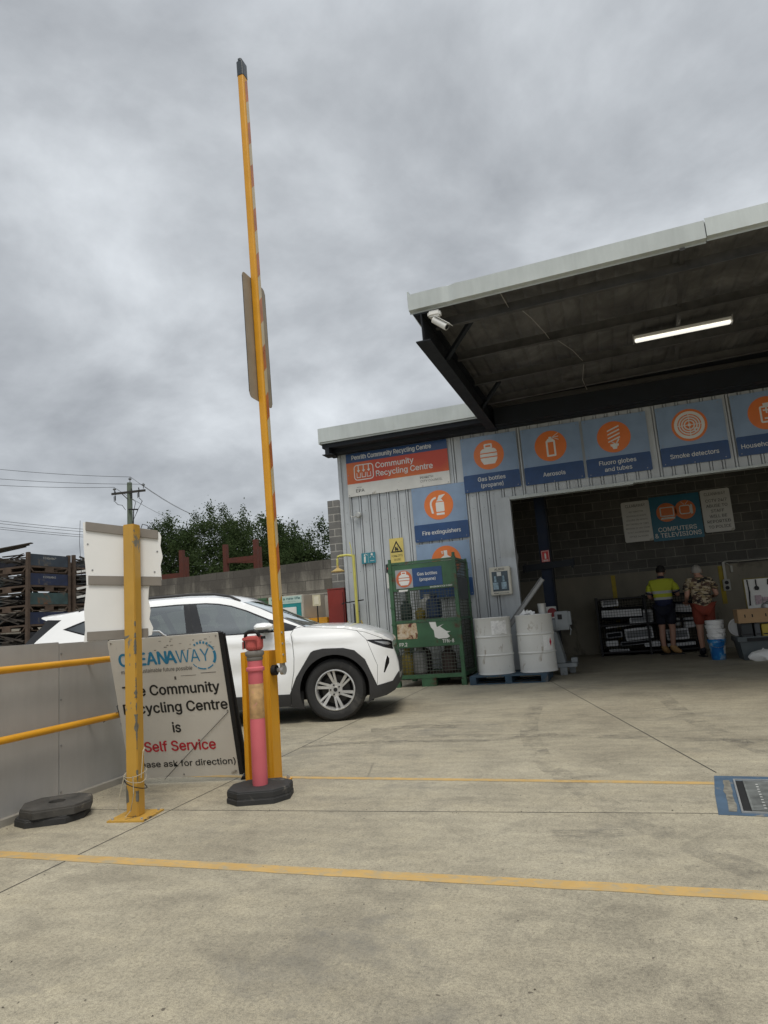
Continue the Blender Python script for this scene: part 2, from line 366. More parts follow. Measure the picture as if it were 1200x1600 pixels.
strip('ground_joint', [(.50, 4.87), (-.953, 10.43), (-1.3, 11.8)], .009, .0013, JN)
strip('ground_joint', [(-4.7, 11.72), (6, 11.72)], .008, .0009, JN)
TM = bpy.data.materials.new('tyre_scuff'); TM.use_nodes = True; t = TM.node_tree; b = t.nodes['Principled BSDF']
b.inputs['Base Color'].default_value = (.10, .095, .085, 1); b.inputs['Roughness'].default_value = .9
t.links.new(ramp(t, tnoise(t, tmap(t, tcoord(t), (1, 3, 1)), 9, 8, .7), [(.42, (0, 0, 0)), (.7, (.55, .55, .55))]), b.inputs['Alpha'])
TM2 = TM.copy(); TM2.name = 'tyre_film'; t = TM2.node_tree; b = t.nodes['Principled BSDF']; b.inputs['Base Color'].default_value = (.16, .15, .13, 1)
t.links.new(ramp(t, tnoise(t, tmap(t, tcoord(t), (1, 1, 1)), 3.5, 9, .75), [(.45, (0, 0, 0)), (.75, (.5, .5, .5))]), b.inputs['Alpha'])
for k in range(4): strip('tyre_mark', [(-.42, 3.57+k*.028), (-.2, 3.585+k*.03), (-.08, 3.60+k*.03)], .012, .0018, TM)
strip('tyre_mark', [(-2.5, 6.7), (-2.0, 6.88), (-1.6, 6.8)], .22, .0042, TM); strip('tyre_mark', [(-2.9, 5.9), (-2.2, 6.1), (-1.2, 6.05), (-.6, 6.3)], .12, .0046, TM)
rnd = random.Random(99); m = MB()
for k in range(420):
    x = rnd.uniform(-4, 3); y = rnd.uniform(1.6, 9.5); r0 = rnd.uniform(.0015, .005)
    if k < 150: x = -3.8+abs(rnd.gauss(0, .08)); y = rnd.uniform(2.5, 4.6)
    elif k < 240: y = 3.85+(x+3.86)*.033+rnd.gauss(0, .02)
    a = rnd.uniform(0, 3); P_ = [(x+r0*rnd.uniform(.6, 1.5)*math.cos(a+t), y+r0*rnd.uniform(.6, 1.5)*math.sin(a+t), .0005) for t in (0, 1.3, 2.6, 4.2)]
    m.add(P_+[(x, y, r0*.9)], [(0, 1, 4), (1, 2, 4), (2, 3, 4), (3, 0, 4), (3, 2, 1, 0)])
q_ = m.build('grit', pm('grit_brown', (.10, .085, .06), .9, var=.6, scale=3)); q_['kind'] = 'stuff'
for pts_, w_ in (([(1.9, 1.6), (.9, 2.5), (-.3, 4.2), (-.9, 6.2), (-1.0, 9.0)], .17), ([(3.2, 2.2), (2.0, 3.3), (1.0, 5.0), (.5, 7.0), (.4, 9.6)], .17), ([(-3.3, 6.1), (-1.6, 6.4), (.6, 6.0), (3.6, 5.0)], .15)):
    o_ = []
    for i in range(len(pts_)-1): o_ += lerp(pts_[i], pts_[i+1], 10)[:-1]
    sm = [tuple(sum(o_[max(0, min(len(o_)-1, i+d))][k] for d in range(-5, 6))/11 for k in (0, 1)) for i in range(len(o_))]
    strip('tyre_mark', sm, w_, -.0014+w_*.02, TM2)
# distant ground cover beyond the yard is the same sheet; drain grate
dr = thing('drain_grate', 'steel drain grate in a blue painted surround set in the concrete', 'drain grate', (.40, 3.975, 0), R(-5.4))
BP = pm('blue_ground_paint', (.055, .095, .145), .8, var=.25, dirt=(.19, .18, .15), dirt_amt=.06, dscale=9)
m = MB(); m.prism([(-.01, -.01), (-.012, .4), (.0, .81), (.9, .815), (1.9, .81), (1.9, -.012), (.9, -.008)], .001, .0022, 'xy'); m.build('painted_surround', BP, dr)
m = MB(); rnd = random.Random(5); a_ = [(.040+rnd.uniform(-.006, .006), .05+k*.065) for k in range(11)]; m.prism(a_+[(.082+rnd.uniform(-.005, .005), .70-k*.065) for k in range(11)], .0023, .004, 'xy'); m.build('concrete_edging', pm('dirty_grout', (.17, .16, .13), .9, var=.5, scale=25), dr)
B(.11, 1.82, .055, .69, .0023, .0035).build('pit_shade', pm('pit_shade_black', (.008, .008, .008), .9), dr)  # flat black sheet standing in for the shade down the drain hole
m = MB(); m.box(.100, .1095, .045, .70, .0023, .010); m.box(.100, 1.83, .701, .712, .0023, .010); m.box(.100, 1.83, .033, .044, .0023, .010)
m.build('grate_frame', GALV, dr)
m = MB()
for k in range(23): yy = .068+k*.0266; m.box(.15, 1.8, yy, yy+.016, .0036, .010)
for xx in (.15, .62, 1.0, 1.4): m.box(xx, xx+.010, .065, .68, .0036, .0092)
m.build('grate', pm('worn_grate_steel', (.19, .20, .19), .6, .3, var=.3, scale=12), dr)
m = MB()
for xx in (.215, .50, .82, 1.15):
    for k in range(10): m.box(xx-.005, xx+.007, .10+k*.0532, .111+k*.0532, .0101, .0112)
m.build('weld_marks', pm('pale_weld', (.50, .50, .47), .6), dr)
# ================================================================== BUILDING
bd = thing('recycling_shed', 'grey ribbed metal recycling shed with deep flat canopy and open bay', 'building', (-4.74, 11.9, 0))
def bb(x0, x1, y0, y1, z0, z1): return MB(Matrix.Translation((4.74, -11.9, 0))).box(x0, x1, y0, y1, z0, z1)
BM_ = Matrix.Translation((4.74, -11.9, 0))
def cladding(x0, x1, z0, z1, y=11.9, name='wall_cladding'):
    m = MB(BM_); P = []; x = x0; pr = [(0, 0), (.124, 0), (.126, .034), (.137, .034), (.139, -.012), (.168, -.012), (.170, .034), (.181, .034), (.183, 0), (.190, 0)]
    pts = []
    while x < x1:
        for a, d in pr[:-1]:
            if x+a <= x1: pts.append((x+a, y+d))
        x += .19
    pts.append((x1, y)); pts += [(x1, y+.05), (x0, y+.05)]
    n = len(pts); m.add([(a, b, z0) for a, b in pts]+[(a, b, z1) for a, b in pts], [(i, (i+1) % n, n+(i+1) % n, n+i) for i in range(n)]+[tuple(range(n)), tuple(range(2*n-1, n-1, -1))])
    return m.build(name, CLAD, bd)
cladding(-4.68, -1.752, .06, 4.55)
cladding(-1.75, 16, 3.112, 4.55)
m = MB(BM_); m.box(-4.745, -4.681, 11.872, 11.96, 0, 4.6); m.build('corner_trim', CLAD, bd, bevel=.004)
# bay jamb flashing with dent, head flashing
m = MB(BM_); pts = []
for z in [0, .5, 1, 1.5, 1.85, 1.95, 2.0, 2.05, 2.1, 2.2, 2.6, 3.0, 3.11]:
    d = .045*math.exp(-((z-2.03)/.09)**2)
    pts += [(-1.751, 11.872, z), (-1.49-d*.2, 11.868+d, z), (-1.488+d*.5, 12.02, z)]
n = len(pts)//3; m.add(pts, [(3*i+k, 3*i+k+1, 3*i+k+4, 3*i+k+3) for i in range(n-1) for k in (0, 1)]); o = m.build('door_jamb', CLAD, bd, smooth=True)
m = MB(BM_); m.box(-1.487, .60, 11.86, 12.02, 3.055, 3.111); m.box(.601, 16, 11.855, 12.02, 3.072, 3.111); m.build('door_head_trim', FASC, bd)
m = MB(BM_)
for zz in (.9, 2.05, 2.98, 3.2, 4.3):
    x = -4.68
    while x < 3.5:
        if not (-1.75 < x < 3.5 and zz < 3.11):
            for dx in (.06,): m.add([(x+dx+.007*math.cos(a), 11.8985, zz+.007*math.sin(a)) for a in (0, 1.05, 2.1, 3.14, 4.19, 5.24)], [(0, 1, 2, 3, 4, 5)])
        x += .19
q_ = m.build('cladding_screw', pm('dark_screw', (.08, .08, .08), .5), bd); q_['kind'] = 'stuff'
# small roof behind, its fascia and eave
m = MB(BM_); m.box(-4.88, -1.72, 11.37, 11.395, 4.53, 4.80); m.box(-4.88, -1.72, 11.396, 11.42, 4.50, 4.528); m.box(-4.905, -4.881, 11.37, 16.35, 4.50, 4.80)
m.build('rear_roof_fascia', FASC, bd)
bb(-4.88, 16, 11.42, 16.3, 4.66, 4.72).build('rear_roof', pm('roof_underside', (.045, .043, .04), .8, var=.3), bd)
m = MB(BM_); m.box(-4.86, 16, 11.64, 11.865, 4.35, 4.655); m.box(-4.86, -1.8, 11.43, 11.62, 4.42, 4.50); m.box(-4.80, -4.72, 11.42, 11.84, 4.30, 4.42); m.box(-4.86, -4.66, 11.42, 11.70, 4.285, 4.299); m.build('eave_shade_beam', DARKS, bd)  # beam made deep and near-black to fill the shade zone under the soffit
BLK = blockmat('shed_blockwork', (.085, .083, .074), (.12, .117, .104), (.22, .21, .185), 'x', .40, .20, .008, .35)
BLKY = blockmat('side_blockwork', (.15, .15, .145), (.20, .195, .185), (.36, .35, .32), 'x', .40, .20, .012, .2)
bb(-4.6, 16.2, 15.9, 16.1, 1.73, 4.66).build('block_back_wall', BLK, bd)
CW = pm('precast_concrete_wall', (.20, .182, .14), .85, var=.3, scale=1.3, dirt=(.08, .07, .055), dirt_amt=.06, dscale=1.4, bump=.2, stretch=(1, 1, .5))
bb(-4.6, 16.2, 15.82, 16.1, 0, 1.729).build('concrete_back_wall', CW, bd)
bb(-4.74, -4.6, 11.95, 16.1, 0, 4.66).build('side_wall', blockmat('side_wall_block', (.2, .2, .19), (.25, .25, .24), (.35, .34, .31), 'y', .4, .2, .01, .25), bd)
bb(16.05, 16.2, 7.0, 15.8, 0, 4.66).build('side_wall', CW, bd)
bb(-2.6, -2.45, 12.0, 15.8, 0, 4.6).build('partition_wall', BLK, bd)
YS = pm('faded_yellow_stripe', (.36, .27, .03), .8, var=.25)
bb(.06, .15, 15.81, 15.819, .2, 1.70).build('painted_stripe', YS, bd); bb(2.24, 2.33, 15.81, 15.819, .9, 1.70).build('painted_stripe', YS, bd)
# canopy
def cz(x): return .022*(x+1.78)
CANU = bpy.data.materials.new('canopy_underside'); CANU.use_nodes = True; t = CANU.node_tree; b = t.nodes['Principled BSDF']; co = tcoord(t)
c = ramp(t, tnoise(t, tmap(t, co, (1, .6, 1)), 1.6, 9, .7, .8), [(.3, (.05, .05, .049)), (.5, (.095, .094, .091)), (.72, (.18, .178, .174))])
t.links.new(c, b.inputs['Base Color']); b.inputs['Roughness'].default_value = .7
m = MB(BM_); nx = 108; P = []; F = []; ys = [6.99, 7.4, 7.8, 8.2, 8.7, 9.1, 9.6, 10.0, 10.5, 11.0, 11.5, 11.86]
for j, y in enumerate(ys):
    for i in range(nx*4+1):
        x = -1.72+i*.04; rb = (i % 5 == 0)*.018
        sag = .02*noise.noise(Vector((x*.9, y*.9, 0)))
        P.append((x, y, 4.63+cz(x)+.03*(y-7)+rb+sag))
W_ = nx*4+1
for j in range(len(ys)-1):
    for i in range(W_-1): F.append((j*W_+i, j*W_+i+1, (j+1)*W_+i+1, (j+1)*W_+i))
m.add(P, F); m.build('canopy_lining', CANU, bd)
m = MB(BM_); m.add([(-1.76, 6.99, 4.76), (16.2, 6.99, 5.16), (16.2, 11.9, 5.30), (-1.76, 11.9, 4.92), (-1.76, 6.99, 4.74), (16.2, 6.99, 5.14), (16.2, 11.9, 5.28), (-1.76, 11.9, 4.90)], [(0,1,2,3),(4,7,6,5),(0,3,7,4),(0,4,5,1)]); m.build('canopy_roof', FASC, bd)
def fasc(x0, x1, dz, y):
    m = MB(BM_); n = 14; P = []
    for i in range(n+1):
        x = x0+(x1-x0)*i/n; d = .0
        if x0 < -1.5: d = .022*math.exp(-((x+1.30)/.05)**2)-.012*math.exp(-((x+1.22)/.05)**2)
        P += [(x, y+.03, 4.77+cz(x)+dz), (x, y+d, 4.76+cz(x)+dz), (x, y+d*.4, 4.57+cz(x)+dz), (x, y+.055, 4.56+cz(x)+dz), (x, y+.055, 4.54+cz(x)+dz)]
    m.add(P, [(5*i+k, 5*i+k+1, 5*i+k+6, 5*i+k+5) for i in range(n) for k in range(4)]); m.build('canopy_fascia', FASC, bd, smooth=True)
fasc(-1.78, -1.05, 0, 6.95); fasc(-1.05, 1.345, 0, 6.951); fasc(1.35, 16.2, .012, 6.94)
m = MB(BM_); m.box(-1.785, -1.765, 6.955, 11.86, 4.60, 4.80); m.build('canopy_end_flashing', FASC, bd)
def beam(a, b, h, wd, name='canopy_beam'):
    a = Vector(a); b = Vector(b); m = MB(BM_); m.bar(a+Vector((0,0,h/2)), b+Vector((0,0,h/2)), .012, h)
    m.bar(a, b, wd, .014); m.bar(a+Vector((0,0,h)), b+Vector((0,0,h)), wd, .014); return m.build(name, DARKS, bd)
beam((-1.65, 6.98, 4.19), (-1.65, 11.84, 4.34), .33, .17)
beam((9.5, 6.98, 4.38), (9.5, 11.84, 4.48), .33, .17)
beam((3.9, 6.98, 4.24), (3.9, 11.84, 4.36), .33, .17)
PUR = pm('purlin_steel', (.085, .084, .082), .6, .3, var=.3)
for y in (7.35, 8.55, 9.75, 10.9):
    m = MB(BM_); z = 4.50+.03*(y-7)
    m.bar((-1.56, y, z), (15.5, y, z+.375), .012, .13); m.bar((-1.56, y-.03, z-.065), (15.5, y-.03, z+.31), .06, .008); m.build('purlin', PUR, bd)
m = MB(BM_); m.prism([(-1.56, 4.36), (16, 4.36), (16, 5.2), (-1.56, 4.86)], 11.50, 11.63); m.build('header_shade_beam', DARKS, bd)  # header depth and black tone stand in for shade above the signs
m = MB(BM_); m.bar((-1.62, 7.9, 4.25), (-1.15, 7.4, 4.5), .05, .05); m.build('fly_brace', DARKS, bd); m = MB(BM_); m.bar((-1.62, 10.4, 4.33), (-1.2, 9.85, 4.56), .05, .05); m.build('fly_brace', DARKS, bd)
m = MB(BM_); m.bar((1.12, 7.0, 4.60), (1.40, 10.8, 4.72), .05, .03); m.build('ceiling_strut', PUR, bd)
m = MB(BM_); pts = [(-.75, 7.05, 4.60), (-.70, 7.35, 4.535), (-.60, 7.5, 4.58), (-.5, 7.9, 4.60), (-.38, 8.4, 4.58), (-.33, 8.6, 4.54), (-.25, 8.8, 4.61), (-.08, 9.3, 4.62), (.05, 9.8, 4.60), (.0, 10.6, 4.6), (.05, 11.2, 4.62)]
m.path(pts, .005, 6); m.build('torn_lining_edge', pm('torn_foil', (.30, .29, .27), .6), bd)
# shed column with cross bar
bb(-1.17, -.98, 12.9, 13.05, 0, 4.5).build('column', pm('navy_steel', (.006, .014, .036), .6, var=.2, spec=.3), bd)
bb(-.975, -.955, 12.85, 13.1, 0, 4.5).build('column_flange', DARKS, bd)
m = MB(BM_); m.bar((-1.50, 12.85, 1.86), (-.55, 12.85, 1.90), .06, .12); m.bar((-1.5, 12.83, 1.79), (-1.44, 12.83, 1.95), .06, .03); m.bar((-.6, 12.83, 1.8), (-.56, 12.83, 1.98), .06, .03); m.build('cross_bar', DARKS, bd)
# block pillar behind left corner
pl = MB(); pl.box(-.16, .16, -.1, .1, 0, 4.38); o = pl.build('block_pillar', BLKY); o.location = (-6.76, 16.5, 0); tag(o, 'grey concrete block pillar beside the left end of the shed', 'pillar')
# long retaining wall at back
def far_wall():
    m = MB(); P = []; n = 30
    for i in range(n+1):
        x = -30+i*(24.2/n); zt = 2.91+.012*(x+12)+.02*noise.noise(Vector((x, 0, 0)))
        P += [(x, -.1, 0), (x, -.1, zt), (x, .1, zt), (x, .1, 0)]
    m.add(P, [(4*i+k, 4*i+(k+1) % 4, 4*i+4+(k+1) % 4, 4*i+4+k) for i in range(n) for k in range(4)]+[(0, 1, 2, 3), (4*n+3, 4*n+2, 4*n+1, 4*n)])
    mt, t, b = newmat('stained_block_wall'); co = tcoord(t); sp = t.nodes.new('ShaderNodeSeparateXYZ'); t.links.new(co, sp.inputs[0])
    cbn = t.nodes.new('ShaderNodeCombineXYZ'); t.links.new(sp.outputs[0], cbn.inputs[0]); t.links.new(sp.outputs[2], cbn.inputs[1])
    br = t.nodes.new('ShaderNodeTexBrick'); t.links.new(cbn.outputs[0], br.inputs[0])
    br.inputs['Color1'].default_value = (.13, .12, .10, 1); br.inputs['Color2'].default_value = (.33, .31, .265, 1); br.inputs['Mortar'].default_value = (.13, .12, .105, 1)
    br.inputs['Scale'].default_value = 1; br.inputs['Brick Width'].default_value = .6; br.inputs['Row Height'].default_value = .3; br.inputs['Mortar Size'].default_value = .012
    st = tnoise(t, tmap(t, co, (1, 1, .25)), 1.8, 8, .65, .3)
    zf = t.nodes.new('ShaderNodeMapRange'); t.links.new(sp.outputs[2], zf.inputs[0]); zf.inputs[1].default_value = 1.7; zf.inputs[2].default_value = 2.75
    mm = t.nodes.new('ShaderNodeMath'); mm.operation = 'MULTIPLY_ADD'; t.links.new(zf.outputs[0], mm.inputs[0]); mm.inputs[1].default_value = .32; t.links.new(st, mm.inputs[2])
    c = tmix(t, ramp(t, mm.outputs[0], [(.5, (0,)*3), (.78, (.85,)*3)]), br.outputs[0], (.055, .05, .045))
    c = tmix(t, .5, c, ramp(t, tnoise(t, co, 22, 4, .7), [(.3, (.7,)*3), (.7, (1.2,)*3)]), 'MULTIPLY')
    t.links.new(c, b.inputs['Base Color']); b.inputs['Roughness'].default_value = .95
    o = m.build('block_wall', mt); o.location = (0, 18, 0); tag(o, 'long water-stained concrete block wall in front of the trees', 'wall')
far_wall()
# ================================================================== SIGNS on the shed
def rich_sign(name, label, cat, x, z, w, h, y=11.872, base=None, group=None, rad=.0, tilt=0):
    s = thing(name, label, cat, (x, y, z), 0, group, rot=(0, tilt, 0))
    m = MB(); m.prism(rrect(0, w, 0, h, rad) if rad else [(0,0),(w,0),(w,h),(0,h)], -.008, 0); m.build('panel', base or LBLUE, s)
    return s
WH = pm('sign_print_white', (.66, .66, .63), .4, var=.04)
SC = pm('screw_head', (.30, .30, .30), .4, .8)
def screws(s, pts):
    m = MB()
    for a, b in pts: m.prism(disc(a, b, .009, 8), -.0145, -.0085)
    m.build('screw', SC, s)
def material_sign(label, x, z, icon, lines, y=11.872, cx=.5, w=1.02, h=1.02, group='recycling material signs on the shed'):
    s = rich_sign('material_sign', label, 'sign', x, z, w, h, y, group=group)
    m = MB(); m.prism(rrect(.0, w, .0, .32, .03), -.0105, -.0085); m.build('caption_band', DBLUE, s)
    m = MB(); m.prism(disc(cx, .655, .275), -.0105, -.0085); m.build('roundel', ORANGE, s)
    m = MB(); icon(m, cx, .655); m.build('icon', WH, s)
    if not lines: pass
    elif len(lines) == 1: text(lines[0][0], WH, s, .51, .12, -.0125, lines[0][1], .072, .012, 'c')
    else:
        text(lines[0][0], WH, s, .51, .185, -.0125, lines[0][1], .072, .012, 'c'); text(lines[1][0], WH, s, .51, .065, -.0125, lines[1][1], .072, .012, 'c')
    screws(s, [(.05, .97), (.5, .985), (.97, .97), (.05, .36), (.97, .36), (.05, .04), (.5, .02), (.97, .04)])
    return s
D0, D1 = -.0125, -.0106
def ic_gas(m, x, z, k=1):
    m.prism([(x-.155*k, z-.035*k), (x+.155*k, z-.035*k), (x+.155*k, z+.02*k), (x-.155*k, z+.02*k)], D0, D1)
    m.prism([(x-.155*k, z+.04*k), (x+.155*k, z+.04*k), (x+.14*k, z+.085*k), (x+.1*k, z+.115*k), (x-.1*k, z+.115*k), (x-.14*k, z+.085*k)], D0, D1)
    m.prism([(x-.155*k, z-.055*k), (x-.145*k, z-.10*k), (x-.10*k, z-.175*k), (x+.10*k, z-.175*k), (x+.145*k, z-.10*k), (x+.155*k, z-.055*k)], D0, D1)
    rframe(m, x-.075*k, x+.075*k, z+.115*k, z+.205*k, .02*k, .028*k, D0, D1)
def ic_aero(m, x, z):
    rframe(m, x-.075, x+.085, z-.19, z+.10, .015, .03, D0, D1)
    m.prism([(x-.06, z+.101), (x+.07, z+.101), (x+.05, z+.13), (x-.04, z+.13)], D0, D1)
    m.prism([(x-.02, z+.131), (x+.035, z+.131), (x+.03, z+.165), (x-.015, z+.165)], D0, D1)
    for a in (.06, 0, -.06): m.prism([(x+.04, z+.155), (x+.15, z+.16+a+.005), (x+.15, z+.16+a-.008), (x+.04, z+.145)], D0, D1)
def ic_fluo(m, x, z):
    for k in range(4):
        zz = z+.155-k*.065; m.prism([(x-.10, zz-.035), (x-.095, zz-.055), (x+.105, zz+.015), (x+.10, zz+.04)], D0, D1)
    m.prism([(x-.06, z-.075), (x-.035, z-.085), (x+.02, z-.12), (x, z-.13)], D0, D1); m.prism([(x+.07, z-.04), (x+.09, z-.05), (x+.04, z-.125), (x+.02, z-.12)], D0, D1)
    m.prism([(x-.07, z-.125), (x+.07, z-.125), (x+.065, z-.165), (x-.065, z-.165)], D0, D1); m.prism([(x-.045, z-.166), (x+.045, z-.166), (x+.03, z-.215), (x-.03, z-.215)], D0, D1)
def ic_smoke(m, x, z):
    ring(m, x, z, .185, .235, D0, D1)
    for r in (.145, .105, .065): ring(m, x, z, r, r+.022, D0, D1)
    m.prism(disc(x, z, .028), D0, D1)
    for a in (0, 90, 180, 270):
        ca, sa = math.cos(R(a)), math.sin(R(a)); m.bar((x+ca*.03, -.0128, z+sa*.03), (x+ca*.185, -.0128, z+sa*.185), .012, .001, (0, 1, 0))
    ring(m, x+.095, z-.09, .02, .04, -.0137, -.0129)
def ic_batt(m, x, z):
    rframe(m, x-.10, x+.13, z-.16, z+.12, .03, .028, D0, D1); m.box(x-.04, x+.07, D0, D1, z+.121, z+.165)
    m.box(x-.05, x+.05, D0, D1, z+.035, z+.06); m.box(x-.012, x+.013, D0, D1, z+.061, z+.1); m.box(x-.012, x+.013, D0, D1, z-.005, z+.034); m.box(x-.04, x+.07, D0, D1, z-.10, z-.075)
def ic_ext(m, x, z):
    m.prism(rrect(x-.054, x+.104, z-.129, z+.049, .02), D0, D1)
    m.prism([(x-.04, z+.065), (x+.09, z+.065), (x+.05, z+.115), (x, z+.115)], D0, D1); m.box(x-.05, x+.10, D0, D1, z-.19, z-.15)
    m.prism([(x-.01, z+.116), (x+.06, z+.116), (x+.14, z+.19), (x+.02, z+.175)], D0, D1)
    ring(m, x-.03, z+.02, .10, .135, D0, D1, 95, 190); m.prism([(x-.165, z+.0), (x-.13, z+.0), (x-.10, z-.15), (x-.14, z-.15)], D0, D1)
def ic_spray(m, x, z):
    m.prism([(x-.10, z-.18), (x+.10, z-.18), (x+.10, z+.03), (x-.10, z+.03)], D0, D1); m.prism([(x-.10, z+.055), (x+.10, z+.055), (x+.03, z+.10), (x+.03, z+.19), (x-.035, z+.19), (x-.03, z+.10)], D0, D1)
    for k in range(3): m.box(x-.075-k*.005, x-.045, D0, D1, z+.13+k*.02, z+.14+k*.02)
material_sign('blue material sign with gas bottle icon captioned Gas bottles (propane)', -2.278, 3.27, ic_gas, [('Gas bottles', .50), ('(propane)', .40)])
material_sign('blue material sign with spray can icon captioned Aerosols', -1.178, 3.262, ic_aero, [('Aerosols', .38)])
material_sign('blue material sign with spiral lamp icon captioned Fluoro globes and tubes', -.114, 3.257, ic_fluo, [('Fluoro globes', .60), ('and tubes', .44)], w=1.05)
material_sign('blue material sign with ringed disc icon captioned Smoke detectors', 1.088, 3.268, ic_smoke, [('Smoke detectors', .74)], w=1.04)
material_sign('blue material sign with battery icon captioned Household batteries, at the right edge', 2.24, 3.28, ic_batt, [('Household batteries', .9)], w=1.04)
material_sign('blue material sign with extinguisher icon captioned Fire extinguishers', -3.29, 2.470, ic_ext, [('Fire extinguishers', .72)])
s = material_sign('lowest blue material sign with orange bottle icon, half hidden behind the green cage', -3.29, 1.43, ic_spray, [], w=1.0, h=.995, cx=.55)
# penrith sign
s = rich_sign('entrance_sign', 'wide red, blue and white Community Recycling Centre sign under the eave', 'sign', -4.557, 3.498, 2.025, .845, base=SIGNW)
rg, t, b = newmat('sign_red_orange'); c = ramp(t, tnoise(t, tmap(t, tcoord(t), (1.1, 1, 1.6), loc=(.6, 0, .35)), 1.0, 1, .3), [(.40, (.50, .055, .022)), (.62, (.60, .16, .035))]); t.links.new(c, b.inputs['Base Color']); b.inputs['Roughness'].default_value = .35
B(.0, 2.025, -.0105, -.0085, .665, .845).build('blue_band', DBLUE, s); B(.0, 2.025, -.0105, -.0085, .245, .6645).build('red_band', rg, s)
text('Penrith Community Recycling Centre', WH, s, .12, .72, -.0125, 1.60, .085, .022)
text('Community', WH, s, .60, .495, -.0125, .76, .105, .022); text('Recycling Centre', WH, s, .60, .335, -.0125, 1.12, .105, .022)
m = MB(); rframe(m, .15, .555, .30, .61, .07, .018, -.0125, -.0106)
for k in range(3):
    x = .245+k*.105; m.box(x-.009, x+.009, -.0125, -.0106, .50, .592); m.prism([(x-.035, .50), (x+.035, .50), (x, .455)], -.0125, -.0106)
    m.box(x-.042, x-.03, -.0125, -.0106, .35, .445); m.box(x+.03, x+.042, -.0125, -.0106, .35, .445); m.box(x-.0299, x+.0299, -.0125, -.0106, .35, .365)
m.build('bin_emblem', WH, s)
text('EPA', INK, s, .17, .07, -.0095, .17, .06, .01); text('NSW', INK, s, .19, .155, -.0095, .10, .02, 0)
text('PENRITH', INK, s, 1.46, .16, -.0095, .25, .04, .0); text('CITY COUNCIL', INK, s, 1.46, .09, -.0095, .42, .04, .0)
screws(s, [(.03, .42), (.03, .03), (1.99, .03), (1.0, .02), (.5, .02), (1.5, .02)])
# small wall signs
s = rich_sign('warning_sign', 'yellow warning sign with black triangle reading FORKLIFTS IN USE', 'sign', -3.80, 2.125, .27, .475, base=pm('sign_yellow', (.58, .47, .14), .45, var=.1))
m = MB(); A = [(.02, .21), (.25, .21), (.135, .43)]; Bq = [(.055, .232), (.215, .232), (.135, .385)]
P = [(a, d, z) for d in (-.0105, -.0086) for a, z in A+Bq]
m.add(P, [(0,1,4,3),(1,2,5,4),(2,0,3,5),(6,9,10,7),(7,10,11,8),(8,11,9,6),(0,6,7,1),(1,7,8,2),(2,8,6,0),(3,4,10,9),(4,5,11,10),(5,3,9,11)])
m.box(.10, .155, -.0105, -.0086, .255, .285); m.box(.156, .163, -.0105, -.0086, .245, .325); m.box(.164, .19, -.0105, -.0086, .245, .252); m.prism(disc(.112, .248, .010, 10), -.0105, -.0086); m.prism(disc(.143, .248, .010, 10), -.0105, -.0086); m.box(.105, .135, -.0105, -.0086, .286, .315)
m.build('forklift_triangle', INK, s); text('FORKLIFTS', INK, s, .135, .125, -.0095, .21, .04, 0, 'c'); text('IN USE', INK, s, .135, .055, -.0095, .13, .04, 0, 'c')
s = rich_sign('safety_shower_sign', 'small teal sign with shower and eye wash pictograms on ribbed wall', 'sign', -4.375, 2.185, .28, .20, base=pm('sign_teal', (.03, .20, .26), .4, var=.08))
m = MB(); m.prism(disc(.065, .155, .014, 12), -.0105, -.0086); m.prism([(.045, .02), (.08, .02), (.085, .135), (.05, .135)], -.0105, -.0086); ring(m, .075, .135, .04, .048, -.0105, -.0086, 20, 120, 10)
m.prism(disc(.21, .165, .022, 12), -.0105, -.0086); m.prism([(.165, .10), (.175, .10), (.20, .135), (.195, .14)], -.0105, -.0086); m.prism([(.245, .10), (.255, .10), (.225, .14), (.22, .135)], -.0105, -.0086); m.box(.17, .25, -.0105, -.0086, .04, .048)
m.box(.133, .136, -.0105, -.0086, .01, .19)
m.build('pictogram', WH, s)
s = rich_sign('danger_notice', 'narrow white notice with black and red heading, left of the green cage', 'sign', -3.905, 1.68, .14, .45, base=SIGNW)
B(.0, .14, -.0105, -.0086, .29, .45).build('black_heading', INK, s); m = MB(); m.prism([(.03+.045+.05*math.cos(i*PI/8)*1.0, .37+.035*math.sin(i*PI/8)) for i in range(16)], -.0125, -.0106); m.build('red_oval', pm('sign_red', (.50, .03, .03), .4), s)
B(.08, .11, -.0105, -.0086, .08, .13).build('symbol', INK, s)
s = rich_sign('first_aid_notice', 'tiny green notice low on the ribbed wall above the bonnet', 'sign', -4.39, .90, .10, .12, base=pm('sign_green', (.02, .22, .09), .4))
m = MB(); m.prism(disc(.05, .06, .022, 12), -.0105, -.0086); m.build('symbol', WH, s)
# first aid kit
s = thing('first_aid_cabinet', 'white wall cabinet with glass door beside the bay opening, lettered ALSCO', 'cabinet', (-1.97, 11.865, 1.385))
m = MB(); m.box(0, .37, -.11, 0, 0, .49); m.build('case', pm('yellowed_plastic', (.62, .60, .52), .4, var=.05), s, bevel=.012)
B(.045, .325, -.1135, -.1105, .065, .41).build('window', pm('cabinet_window', (.05, .075, .095), .08, var=.3, scale=14), s)
m = MB()
for x in (.10, .245):
    m.box(x-.045, x+.045, -.1165, -.114, .10, .22); m.tube((x, -.115, .23), (x, -.115, .33), .025, .018, 10)
m.build('bottle', pm('pale_blue_plastic', (.28, .40, .48), .3, var=.4, scale=20), s)
B(.135, .21, -.1165, -.114, .33, .40).build('label_card', WH, s)
text('ALSCO', INK, s, .185, .43, -.1125, .17, .035, .02, 'c'); text('WORKPLACE STATION', INK, s, .185, .025, -.1125, .26, .018, .01, 'c')
